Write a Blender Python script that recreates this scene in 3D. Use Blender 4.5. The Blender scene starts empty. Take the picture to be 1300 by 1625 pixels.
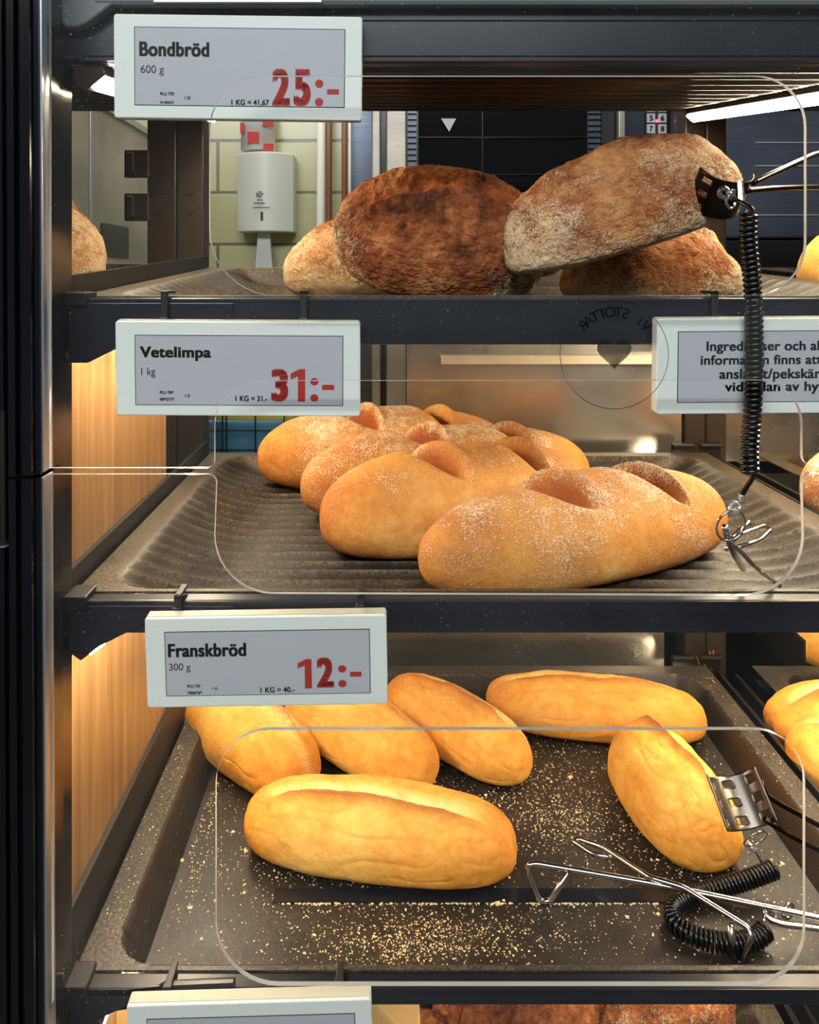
import bpy, bmesh, math, random
import numpy as np
from mathutils import Vector, Matrix
S = bpy.context.scene
C = S.collection
PI = math.pi
# ------------------------------------------------------------------ camera, world, light, exposure
CAM = (0.0, -0.515, 1.5); FPX = 1200.0; CX, CY = 610.0, 435.0
cd = bpy.data.cameras.new('camera'); cam = bpy.data.objects.new('camera', cd); C.objects.link(cam)
cam.location = CAM; cam.rotation_euler = (PI/2, 0, 0)
cd.sensor_fit = 'HORIZONTAL'; cd.sensor_width = 36; cd.lens = 36*FPX/1300
cd.shift_x = (650-CX)/1300; cd.shift_y = (CY-812.5)/1300; cd.clip_start = 0.01
S.camera = cam
w = bpy.data.worlds.new('shop_world'); S.world = w; w.use_nodes = True
w.node_tree.nodes['Background'].inputs[0].default_value = (0.70, 0.75, 0.84, 1)
w.node_tree.nodes['Background'].inputs[1].default_value = 0.12
S.view_settings.view_transform = 'Standard'; S.view_settings.look = 'None'
S.view_settings.gamma = 1; S.view_settings.use_curve_mapping = False
S.view_settings.exposure = 0.08
def area(name, loc, rot, sx, sy, power, col):
    l = bpy.data.lights.new(name, 'AREA'); l.shape = 'RECTANGLE'; l.size = sx; l.size_y = sy
    l.energy = power; l.color = col
    o = bpy.data.objects.new(name, l); o.location = loc; o.rotation_euler = rot; C.objects.link(o)
    return o
area('shop_ceiling_light', (-0.4, -2.1, 3.0), (math.radians(38), 0, 0), 2.4, 0.5, 80, (0.93, 0.97, 1.0))
area('bakery_ceiling_light', (-0.3, 1.6, 2.9), (0, 0, 0), 1.6, 0.8, 17, (1.0, 0.97, 0.86))
LED = 105.0
LEDCOL = (1.0, 0.80, 0.54)

def px(x, y, d=None, z=None, Y=None):
    if Y is not None: d = Y - CAM[1]
    if d is None: d = (CAM[2]-z)*FPX/(y-CY)
    return Vector(((x-CX)*d/FPX, d+CAM[1], CAM[2]-(y-CY)*d/FPX))

# ------------------------------------------------------------------ materials
def lin(r, g, b):
    f = lambda c: (c/255/12.92) if c/255 <= 0.04045 else ((c/255+0.055)/1.055)**2.4
    return (f(r), f(g), f(b), 1)
def mat(name, col=(128,128,128), rough=0.5, metal=0.0, emit=None, strength=0, spec=0.5, coat=0):
    m = bpy.data.materials.new(name); m.use_nodes = True
    b = m.node_tree.nodes['Principled BSDF']
    b.inputs['Base Color'].default_value = lin(*col); b.inputs['Roughness'].default_value = rough
    b.inputs['Metallic'].default_value = metal; b.inputs['Specular IOR Level'].default_value = spec
    b.inputs['Coat Weight'].default_value = coat
    if emit:
        b.inputs['Emission Color'].default_value = (*emit, 1); b.inputs['Emission Strength'].default_value = strength
    return m
class NT:
    def __init__(s, m):
        s.t = m.node_tree; s.n = s.t.nodes; s.b = s.n.get('Principled BSDF')
    def add(s, typ, **kw):
        n = s.n.new(typ)
        for k, v in kw.items():
            if k.startswith('i_'): n.inputs[k[2:].replace('_', ' ')].default_value = v
            else: setattr(n, k, v)
        return n
    def link(s, a, b): s.t.links.new(a, b)
    def coord(s, scale=(1,1,1), which='Object'):
        tc = s.add('ShaderNodeTexCoord'); mp = s.add('ShaderNodeMapping'); mp.inputs['Scale'].default_value = scale
        s.link(tc.outputs[which], mp.inputs['Vector']); return mp.outputs['Vector']
    def noise(s, vec, scale, detail=4, rough=0.55):
        n = s.add('ShaderNodeTexNoise'); n.inputs['Scale'].default_value = scale
        n.inputs['Detail'].default_value = detail; n.inputs['Roughness'].default_value = rough
        s.link(vec, n.inputs['Vector']); return n.outputs['Fac']
    def ramp(s, fac, a, b, lo=0.0, hi=1.0):
        r = s.add('ShaderNodeMapRange'); r.inputs['From Min'].default_value = a; r.inputs['From Max'].default_value = b
        r.inputs['To Min'].default_value = lo; r.inputs['To Max'].default_value = hi
        s.link(fac, r.inputs['Value']); return r.outputs['Result']
    def mix(s, fac, a, b):
        m = s.add('ShaderNodeMix'); m.data_type = 'RGBA'
        for v, i in ((fac, 0), (a, 6), (b, 7)):
            if hasattr(v, 'is_linked'): s.link(v, m.inputs[i])
            else: m.inputs[i].default_value = v
        return m.outputs[2]
    def math(s, op, a, b=0.0):
        m = s.add('ShaderNodeMath'); m.operation = op; m.use_clamp = False
        for v, i in ((a, 0), (b, 1)):
            if hasattr(v, 'is_linked'): s.link(v, m.inputs[i])
            else: m.inputs[i].default_value = v
        return m.outputs[0]
    def bump(s, h, strength, dist, prev=None):
        b = s.add('ShaderNodeBump'); b.inputs['Strength'].default_value = strength; b.inputs['Distance'].default_value = dist
        s.link(h, b.inputs['Height'])
        if prev is not None: s.link(prev, b.inputs['Normal'])
        return b.outputs['Normal']

def crust(name, pale, mid, dark, slash, flour, rough=0.75, bump=1.0, speck=0.5, blot=0.28):
    m = mat(name, rough=rough, spec=0.25); t = NT(m)
    at = t.add('ShaderNodeAttribute', attribute_name='crust'); sp = t.add('ShaderNodeSeparateColor')
    t.link(at.outputs['Color'], sp.inputs[0])
    v = t.coord()
    n1 = t.noise(v, 22, 5); n2 = t.noise(v, 120, 6, 0.65); n3 = t.noise(v, 800, 3, 0.6)
    bake = t.math('ADD', sp.outputs[2], t.math('ADD', t.ramp(n1, 0.3, 0.7, -blot, blot), t.ramp(n2, 0.3, 0.7, -blot, blot)))
    c = t.mix(t.ramp(bake, 0.0, 0.5), lin(*pale), lin(*mid))
    c = t.mix(t.ramp(bake, 0.5, 1.0), c, lin(*dark))
    c = t.mix(sp.outputs[0], c, lin(*slash))
    fl = t.math('ADD', sp.outputs[1], t.math('ADD', t.ramp(n2, 0.3, 0.7, -0.5*speck, 0.5*speck), t.ramp(n3, 0.3, 0.7, -0.8*speck, 0.8*speck)))
    c = t.mix(t.ramp(fl, 0.4, 0.95, 0, 0.85), c, lin(*flour))
    t.link(c, t.b.inputs['Base Color'])
    nb = t.bump(n2, 0.55*bump, 0.004); nb = t.bump(n3, 0.35*bump, 0.0016, nb)
    t.link(nb, t.b.inputs['Normal'])
    return m
M = {}
M['f'] = crust('french_crust', (242,196,104), (222,150,58), (176,98,34), (252,222,150), (248,214,150), 0.6, 0.7, 0.35, 0.12)
M['v'] = crust('wheat_crust', (230,186,110), (208,142,66), (148,78,34), (158,80,34), (242,220,182), 0.7, 0.85, 0.5, 0.16)
M['b'] = crust('rustic_crust', (196,140,86), (150,84,44), (76,38,22), (184,96,42), (226,206,166), 0.85, 2.0, 0.45, 0.3)

M['black'] = mat('black_plastic', (26,29,36), 0.3)
M['blackm'] = mat('black_metal', (24,23,23), 0.45)
M['frame'] = mat('black_lacquer', (12,13,16), 0.16)
M['post'] = mat('bronze_black_metal', (58,50,43), 0.38, 0.4)
M['chrome'] = mat('chrome_wire', (196,192,186), 0.2, 1.0)
M['jaw'] = mat('perforated_steel', (120,112,102), 0.3, 1.0)
M['darkchrome'] = mat('dark_wire', (52,46,42), 0.3, 1.0)
M['alu'] = mat('alu_strip', (190,196,204), 0.3, 0.8)
M['greyp'] = mat('grey_plastic', (92,97,98), 0.5)
M['tagw'] = mat('tag_white', (222,228,220), 0.45)
M['tagedge'] = mat('tag_seam', (190,186,166), 0.5)
M['screen'] = mat('eink_grey', (178,181,184), 0.35)
M['ink'] = mat('ink_black', (22,22,26), 0.5)
M['red'] = mat('ink_red', (166,38,29), 0.6)
M['cord'] = mat('cord_black', (14,14,15), 0.25)
M['led'] = mat('led_strip', (255,240,215), 0.5, emit=LEDCOL, strength=LED)
M['white'] = mat('white_plastic', (216,218,205), 0.4)
M['paper'] = mat('paper_white', (228,228,222), 0.9)
M['redsq'] = mat('red_print', (196,52,46), 0.6)
M['copper'] = mat('brown_pipe', (112,66,34), 0.4)
M['darkglass'] = mat('oven_glass', (14,14,15), 0.06)
M['bluedark'] = mat('blue_black_panel', (26,30,42), 0.25)
M['key'] = mat('key_white', (205,208,208), 0.4)
M['redled'] = mat('red_led', (255,60,60), 0.4, emit=(1,0.05,0.08), strength=6)
M['kraft'] = mat('kraft_paper', (222,184,122), 0.85)
M['blue'] = mat('blue_crate', (70,140,190), 0.45)
M['yellow'] = mat('yellow_film', (205,205,90), 0.4)
M['darkwin'] = mat('dark_vent', (30,27,24), 0.3)
M['reflection'] = mat('reflection_tint', (13,14,18), 0.4); M['reflection'].node_tree.nodes['Principled BSDF'].inputs['Alpha'].default_value = 0.6  # see-through dark colour for the painted logo reflection
M['copperwire'] = mat('copper_strands', (160,96,52), 0.4, 0.6)

def steel(name, col, rough, stretch=(1,1,60), metal=1.0):
    m = mat(name, col, rough, metal); t = NT(m); v = t.coord(stretch)
    n = t.noise(v, 9, 5); n2 = t.noise(t.coord(), 5, 4)
    t.link(t.ramp(n, 0.3, 0.7, rough-0.06, rough+0.1), t.b.inputs['Roughness'])
    t.link(t.mix(t.ramp(n2, 0.35, 0.65), lin(*[c*0.82 for c in col]), lin(*col)), t.b.inputs['Base Color'])
    return m
M['steel'] = steel('brushed_steel', (196,188,172), 0.36, (1,1,60), 0.45)
M['steelmirror'] = steel('rolled_steel', (206,200,188), 0.22, (1,60,1), 0.9)
M['steelblue'] = steel('blue_grey_steel', (98,106,120), 0.3, (1,1,40), 0.6)

M['flange'] = steel('pale_flange_steel', (226,214,190), 0.42, (1,60,1), 0.35)
def wood():
    m = mat('light_oak_laminate', rough=0.38); t = NT(m)
    v = t.coord((1, 26, 1.1)); n = t.noise(v, 4, 7, 0.6); n2 = t.noise(t.coord((1, 150, 4)), 3, 4, 0.6)
    c = t.mix(t.ramp(n, 0.34, 0.66), lin(142,102,62), lin(184,146,100))
    c = t.mix(t.ramp(n2, 0.35, 0.7, 0, 0.4), c, lin(124,86,50))
    t.link(c, t.b.inputs['Base Color']); return m
M['wood'] = wood()
def traymat(name, base, dust, amount, rough):
    m = mat(name, base, rough, 0.0, spec=0.5); t = NT(m); v = t.coord()
    at = t.add('ShaderNodeAttribute', attribute_name='dust')
    n = t.noise(v, 9, 6, 0.6); n2 = t.noise(v, 420, 4, 0.7); n3 = t.noise(v, 60, 4)
    f = t.math('MULTIPLY', t.ramp(n2, 0.40, 0.66, 0.0, 1.0), t.ramp(n, 0.3, 0.7, 0.35, 1.0))
    f = t.math('MULTIPLY', f, t.ramp(n3, 0.3, 0.7, 0.5, 1))
    f = t.math('MULTIPLY', f, t.ramp(at.outputs['Fac'], 0, 1, 0.16, 1.0))
    f = t.math('MULTIPLY', f, amount)
    t.link(t.mix(f, lin(*base), lin(*dust)), t.b.inputs['Base Color'])
    t.link(t.ramp(n3, 0.3, 0.7, rough-0.06, rough+0.12), t.b.inputs['Roughness'])
    t.link(t.bump(n2, 0.25, 0.001), t.b.inputs['Normal'])
    return m
M['tray'] = traymat('dark_coated_tray', (27,24,22), (150,134,114), 0.75, 0.36)
M['ribtray'] = traymat('floury_ribbed_tray', (25,21,18), (180,154,116), 0.58, 0.42)
def tiles():
    m = mat('cream_wall_tiles', rough=0.22); t = NT(m)
    tc = t.add('ShaderNodeTexCoord'); sp = t.add('ShaderNodeSeparateXYZ'); cb = t.add('ShaderNodeCombineXYZ')
    t.link(tc.outputs['Object'], sp.inputs[0]); t.link(sp.outputs[0], cb.inputs[0]); t.link(sp.outputs[2], cb.inputs[1])
    br = t.add('ShaderNodeTexBrick'); br.offset = 0.5; t.link(cb.outputs[0], br.inputs['Vector'])
    for k, v in (('Color1', lin(196,192,146)), ('Color2', lin(190,187,142)), ('Mortar', lin(120,118,98))): br.inputs[k].default_value = v
    br.inputs['Scale'].default_value = 1; br.inputs['Brick Width'].default_value = 0.356; br.inputs['Row Height'].default_value = 0.178
    br.inputs['Mortar Size'].default_value = 0.006; br.inputs['Mortar Smooth'].default_value = 0.3
    t.link(br.outputs['Color'], t.b.inputs['Base Color']); t.link(t.bump(t.math('SUBTRACT', 1.0, br.outputs['Fac']), 0.4, 0.004), t.b.inputs['Normal'])
    return m
M['tiles'] = tiles()
def floorm():
    m = mat('dark_floor', (70,68,64), 0.5); t = NT(m); v = t.coord(); t.link(t.mix(t.noise(v, 6, 5), lin(60,58,55), lin(90,86,80)), t.b.inputs['Base Color']); return m
M['floor'] = floorm()
def acrylic():
    m = bpy.data.materials.new('clear_acrylic'); m.use_nodes = True; nt = m.node_tree; nt.nodes.remove(nt.nodes['Principled BSDF'])
    t = NT(m); out = nt.nodes['Material Output']
    tr = t.add('ShaderNodeBsdfTransparent'); tr.inputs[0].default_value = (0.985, 0.99, 0.99, 1)
    gl = t.add('ShaderNodeBsdfGlossy'); gl.inputs['Roughness'].default_value = 0.02
    fr = t.add('ShaderNodeFresnel'); fr.inputs['IOR'].default_value = 1.42; geo = t.add('ShaderNodeNewGeometry'); frf = t.math('MULTIPLY', fr.outputs[0], t.math('SUBTRACT', 1.0, geo.outputs['Backfacing']))
    mx = t.add('ShaderNodeMixShader'); t.link(frf, mx.inputs[0]); t.link(tr.outputs[0], mx.inputs[1]); t.link(gl.outputs[0], mx.inputs[2])
    # fine dust specks and smears on the pane
    df = t.add('ShaderNodeBsdfDiffuse'); df.inputs[0].default_value = (0.8, 0.8, 0.78, 1)
    v = t.coord(); n = t.noise(v, 650, 2, 0.5); n2 = t.noise(v, 7, 4)
    f = t.math('MULTIPLY', t.ramp(n, 0.71, 0.78, 0, 0.5), t.ramp(n2, 0.4, 0.7))
    f = t.math('ADD', f, t.ramp(n2, 0.3, 0.75, 0.0, 0.012))
    mx2 = t.add('ShaderNodeMixShader'); t.link(f, mx2.inputs[0]); t.link(mx.outputs[0], mx2.inputs[1]); t.link(df.outputs[0], mx2.inputs[2])
    t.link(mx2.outputs[0], out.inputs[0]); return m
M['acrylic'] = acrylic()
def acrylic_edge():
    m = bpy.data.materials.new('acrylic_cut_edge'); m.use_nodes = True; nt = m.node_tree; nt.nodes.remove(nt.nodes['Principled BSDF'])
    t = NT(m); out = nt.nodes['Material Output']
    tl = t.add('ShaderNodeBsdfTranslucent'); tl.inputs[0].default_value = (0.9, 0.92, 0.9, 1)
    df = t.add('ShaderNodeBsdfDiffuse'); df.inputs[0].default_value = (0.85, 0.88, 0.86, 1)
    gl = t.add('ShaderNodeBsdfGlossy'); gl.inputs['Roughness'].default_value = 0.15
    a = t.add('ShaderNodeMixShader'); a.inputs[0].default_value = 0.45; t.link(tl.outputs[0], a.inputs[1]); t.link(df.outputs[0], a.inputs[2])
    b = t.add('ShaderNodeMixShader'); b.inputs[0].default_value = 0.3; t.link(a.outputs[0], b.inputs[1]); t.link(gl.outputs[0], b.inputs[2])
    t.link(b.outputs[0], out.inputs[0]); return m
M['acryledge'] = acrylic_edge()

# ------------------------------------------------------------------ helpers
def obj(name, me, m=None, parent=None, smooth=False):
    o = bpy.data.objects.new(name, me); C.objects.link(o)
    if m is not None:
        me.materials.clear(); me.materials.append(M[m] if isinstance(m, str) else m)
    if parent is not None: o.parent = parent
    if smooth and hasattr(me, 'polygons'):
        me.polygons.foreach_set('use_smooth', [True]*len(me.polygons))
    return o
def tag(o, label, cat, group=None, kind=None):
    if label: o['label'] = label
    if cat: o['category'] = cat
    if group: o['group'] = group
    if kind: o['kind'] = kind
    return o
def thing(name, label, cat, loc=(0,0,0), group=None):
    o = bpy.data.objects.new(name, None); C.objects.link(o); o.location = loc; o.empty_display_size = 0.02
    return tag(o, label, cat, group)
class MB:
    def __init__(s): s.bm = bmesh.new()
    def box(s, a, b, bev=0.0):
        lo = [min(p, q) for p, q in zip(a, b)]; hi = [max(p, q) for p, q in zip(a, b)]
        r = bmesh.ops.create_cube(s.bm, size=1, matrix=Matrix.Translation([(p+q)/2 for p, q in zip(lo, hi)]) @ Matrix.Diagonal([max(q-p, 1e-6) for p, q in zip(lo, hi)]).to_4x4())
        if bev:
            es = list({e for v in r['verts'] for e in v.link_edges})
            bmesh.ops.bevel(s.bm, geom=es, offset=bev, segments=2, affect='EDGES', profile=0.5)
        return s
    def prism(s, pts, a, b, axis='Y', bev=0.0):
        # pts: polygon in the two other axes; extruded from a to b along axis
        def mk(p, t): return {'Y': (p[0], t, p[1]), 'Z': (p[0], p[1], t), 'X': (t, p[0], p[1])}[axis]
        va = [s.bm.verts.new(mk(p, a)) for p in pts]; vb = [s.bm.verts.new(mk(p, b)) for p in pts]
        n = len(pts); fs = [s.bm.faces.new(va), s.bm.faces.new(vb[::-1])]
        for i in range(n): fs.append(s.bm.faces.new((va[i], vb[i], vb[(i+1) % n], va[(i+1) % n])))
        bmesh.ops.recalc_face_normals(s.bm, faces=fs)
        if bev:
            es = list({e for f in fs for e in f.edges})
            bmesh.ops.bevel(s.bm, geom=es, offset=bev, segments=2, affect='EDGES', profile=0.5)
        return s
    def cyl(s, p, q, r, seg=20, r2=None):
        p, q = Vector(p), Vector(q); d = q-p
        m = Matrix.Translation((p+q)/2) @ d.to_track_quat('Z', 'Y').to_matrix().to_4x4()
        bmesh.ops.create_cone(s.bm, cap_ends=True, segments=seg, radius1=r, radius2=r if r2 is None else r2, depth=d.length, matrix=m); return s
    def tube(s, pts, r, seg=8, closed=False):
        pts = [Vector(p) for p in pts]; n = len(pts); rings = []; up = None
        for i, p in enumerate(pts):
            a = pts[(i-1) % n] if (closed or i > 0) else p; b = pts[(i+1) % n] if (closed or i < n-1) else p
            t = (b-a).normalized()
            if up is None: up = t.orthogonal().normalized()
            up = (up - t*up.dot(t)).normalized(); sd = t.cross(up)
            rr = r[i] if isinstance(r, (list, tuple)) else r
            rings.append([s.bm.verts.new(p + (up*math.cos(2*PI*k/seg) + sd*math.sin(2*PI*k/seg))*rr) for k in range(seg)])
        for i in range(n if closed else n-1):
            A, B = rings[i], rings[(i+1) % n]
            for k in range(seg): s.bm.faces.new((A[k], A[(k+1) % seg], B[(k+1) % seg], B[k]))
        if not closed:
            s.bm.faces.new(rings[0][::-1]); s.bm.faces.new(rings[-1])
        return s
    def ball(s, c, r, seg=16):
        bmesh.ops.create_uvsphere(s.bm, u_segments=seg, v_segments=seg//2, radius=r, matrix=Matrix.Translation(c)); return s
    def mesh(s, name):
        me = bpy.data.meshes.new(name); s.bm.normal_update(); s.bm.to_mesh(me); s.bm.free(); return me
    def build(s, name, m, parent=None, smooth=False): return obj(name, s.mesh(name), m, parent, smooth)
def smooth_path(pts, n=8):
    pts = [Vector(p) for p in pts]; out = []
    P = [pts[0]*2-pts[1]] + pts + [pts[-1]*2-pts[-2]]
    for i in range(1, len(P)-2):
        a, b, c, d = P[i-1], P[i], P[i+1], P[i+2]
        for k in range(n):
            t = k/n
            out.append(0.5*((2*b) + (c-a)*t + (2*a-5*b+4*c-d)*t*t + (3*b-a-3*c+d)*t**3))
    out.append(pts[-1]); return out
def fillet(pts, r, n=5):
    # polyline with rounded corners
    pts = [Vector(p) for p in pts]; out = [pts[0]]
    for i in range(1, len(pts)-1):
        a, b, c = pts[i-1], pts[i], pts[i+1]
        u = (a-b); v = (c-b); k = min(r, u.length*0.45, v.length*0.45)
        p0 = b+u.normalized()*k; p1 = b+v.normalized()*k
        for j in range(n+1):
            t = j/n; out.append(p0*(1-t)**2 + b*2*t*(1-t) + p1*t*t)
    out.append(pts[-1]); return out
def helix(path, R, pitch, seg=14):
    # dense path -> coil points round it
    path = [Vector(p) for p in path]; L = [0]
    for a, b in zip(path, path[1:]): L.append(L[-1]+(b-a).length)
    N = int(L[-1]/pitch*seg); out = []; up = None; j = 0
    for i in range(N+1):
        s = L[-1]*i/N
        while j < len(L)-2 and L[j+1] < s: j += 1
        t = (s-L[j])/(L[j+1]-L[j]); p = path[j].lerp(path[j+1], t); d = (path[j+1]-path[j]).normalized()
        if up is None: up = d.orthogonal().normalized()
        up = (up-d*up.dot(d)).normalized(); sd = d.cross(up); a = 2*PI*i/seg
        out.append(p+(up*math.cos(a)+sd*math.sin(a))*R)
    return out
def text_mesh(body, bold=0.0):
    # bold: the same outlines laid over each other with small shifts
    cu = bpy.data.curves.new('txt', 'FONT'); cu.body = body; cu.size = 1; cu.offset = bold*0.35; cu.space_character = 1+bold*1.6
    o = bpy.data.objects.new('txt', cu); C.objects.link(o)
    dg = bpy.context.evaluated_depsgraph_get(); me = bpy.data.meshes.new_from_object(o.evaluated_get(dg))
    bpy.data.objects.remove(o); bpy.data.curves.remove(cu)
    if bold > 0:
        bm = bmesh.new()
        for dx, dy in ((-1,-0.4), (1,-0.4), (-1,0.4), (1,0.4), (0,0)):
            n0 = len(bm.verts); bm.from_mesh(me); bm.verts.ensure_lookup_table()
            for v in bm.verts[n0:]: v.co.x += dx*bold; v.co.y += dy*bold; v.co.z += (dx*2+dy)*1e-4
        bm.to_mesh(me); bm.free()
    return me
def price_mesh(parts, fx, fz, y):
    # parts: (char, x0, y0, x1, y1) in tag pixels; plain grotesque numerals with a flagged one and round colon dots
    bm = bmesh.new()
    for ch, x0, y0, x1, y1 in parts:
        if ch == '1':
            pts = [(1, 0), (1, 1), (0.62, 1), (0.0, 0.86), (0.0, 0.68), (0.50, 0.78), (0.50, 0)]
            bm.faces.new([bm.verts.new((fx(x0+u*(x1-x0)), y, fz(y1-v*(y1-y0)))) for u, v in pts])
        elif ch == '-':
            bm.faces.new([bm.verts.new((fx(a), y, fz(b))) for a, b in ((x0, y1), (x1, y1), (x1, y0), (x0, y0))])
        elif ch == '.':
            bm.faces.new([bm.verts.new((fx((x0+x1)/2+(x1-x0)/2*math.cos(a)), y, fz((y0+y1)/2-(y1-y0)/2*math.sin(a)))) for a in [2*PI*i/24 for i in range(24)]])
        else:
            me = text_mesh(ch, 0.045); n0 = len(bm.verts); bm.from_mesh(me); bm.verts.ensure_lookup_table(); vs = bm.verts[n0:]
            lo = [min(v.co[i] for v in vs) for i in (0, 1)]; hi = [max(v.co[i] for v in vs) for i in (0, 1)]
            for v in vs:
                u = (v.co.x-lo[0])/(hi[0]-lo[0]); q = (v.co.y-lo[1])/(hi[1]-lo[1])
                v.co = (fx(x0+u*(x1-x0)), y-v.co.z*0.0002, fz(y1-q*(y1-y0)))
    me = bpy.data.meshes.new('price'); bm.to_mesh(me); bm.free(); return me
def fit_text(name, body, x0, z0, x1, z1, y, m, parent, bold=0.0, label=None):
    # text facing -Y whose box fills x0..x1, z0..z1 (parent's space)
    me = text_mesh(body, bold); n = len(me.vertices); co = np.empty(n*3); me.vertices.foreach_get('co', co); co = co.reshape(-1, 3)
    lo, hi = co.min(0), co.max(0); u = (co-lo)/np.maximum(hi-lo, 1e-9)
    out = np.stack([x0+u[:,0]*(x1-x0), np.full(n, y), z0+u[:,1]*(z1-z0)], 1)
    me.vertices.foreach_set('co', out.ravel()); me.update()
    return obj(name, me, m, parent)
def rrect(x0, z0, x1, z1, rs, n=10):
    # rounded rectangle, radii for BL, BR, TR, TL
    out = []
    for (cx, cz, a0, r) in ((x0, z0, PI, rs[0]), (x1, z0, 1.5*PI, rs[1]), (x1, z1, 0, rs[2]), (x0, z1, PI/2, rs[3])):
        ox = cx + (r if cx == x0 else -r); oz = cz + (r if cz == z0 else -r)
        for k in range(n+1):
            a = a0 + PI/2*k/n; out.append((ox+r*math.cos(a), oz+r*math.sin(a)))
    return out
def plate_mesh(name, outer, holes, y0, y1):
    cu = bpy.data.curves.new('c', 'CURVE'); cu.dimensions = '2D'; cu.fill_mode = 'BOTH'; cu.extrude = (y1-y0)/2
    for poly in [outer]+holes:
        sp = cu.splines.new('POLY'); sp.points.add(len(poly)-1)
        for p, q in zip(sp.points, poly): p.co = (q[0], q[1], 0, 1)
        sp.use_cyclic_u = True
    o = bpy.data.objects.new('c', cu); C.objects.link(o)
    me = bpy.data.meshes.new_from_object(o.evaluated_get(bpy.context.evaluated_depsgraph_get()))
    bpy.data.objects.remove(o); bpy.data.curves.remove(cu); me.name = name
    n = len(me.vertices); co = np.empty(n*3); me.vertices.foreach_get('co', co); co = co.reshape(-1, 3)
    me.vertices.foreach_set('co', np.stack([co[:,0], (y0+y1)/2-co[:,2], co[:,1]], 1).ravel()); me.update()
    return me

# ------------------------------------------------------------------ loaf generator (numpy)
#LOAFGEN
def ico(sub):
    t = (1+5**0.5)/2
    v = [(-1,t,0),(1,t,0),(-1,-t,0),(1,-t,0),(0,-1,t),(0,1,t),(0,-1,-t),(0,1,-t),(t,0,-1),(t,0,1),(-t,0,-1),(-t,0,1)]
    f = np.array([(0,11,5),(0,5,1),(0,1,7),(0,7,10),(0,10,11),(1,5,9),(5,11,4),(11,10,2),(10,7,6),(7,1,8),(3,9,4),(3,4,2),(3,2,6),(3,6,8),(3,8,9),(4,9,5),(2,4,11),(6,2,10),(8,6,7),(9,8,1)])
    v = np.array(v, float); v /= np.linalg.norm(v, axis=1)[:,None]
    for _ in range(sub):
        e = np.concatenate([f[:,[0,1]], f[:,[1,2]], f[:,[2,0]]]); es = np.sort(e, 1)
        u, inv = np.unique(es, axis=0, return_inverse=True); inv = inv.ravel()
        m = v[u[:,0]]+v[u[:,1]]; m /= np.linalg.norm(m, axis=1)[:,None]
        n0 = len(v); v = np.concatenate([v, m]); k = len(f); a, b, c = inv[:k]+n0, inv[k:2*k]+n0, inv[2*k:]+n0
        f = np.concatenate([np.stack([f[:,0],a,c],1), np.stack([f[:,1],b,a],1), np.stack([f[:,2],c,b],1), np.stack([a,b,c],1)])
    return v, f
def vnoise(P, seed):
    i = np.floor(P).astype(np.int64); fr = P-i; u = fr*fr*(3-2*fr); out = 0
    for dx in (0, 1):
        for dy in (0, 1):
            for dz in (0, 1):
                h = ((i[:,0]+dx)*374761393 + (i[:,1]+dy)*668265263 + (i[:,2]+dz)*2147483647 + seed*974634777) & 0xffffffff
                h = ((h ^ (h >> 13))*1274126177) & 0xffffffff; h = h ^ (h >> 16)
                val = (h & 0xffff)/32767.5-1
                out = out + val*(u[:,0] if dx else 1-u[:,0])*(u[:,1] if dy else 1-u[:,1])*(u[:,2] if dz else 1-u[:,2])
    return out
def fbm(P, seed, o=4, g=0.5):
    a, s, t = 1.0, 0, 0
    for k in range(o): s = s + a*vnoise(P*2.0**k+k*7.3, seed+k); t += a; a *= g
    return s/t
def sstep(a, b, x):
    t = np.clip((x-a)/(b-a), 0, 1); return t*t*(3-2*t)
ICO = {}
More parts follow.
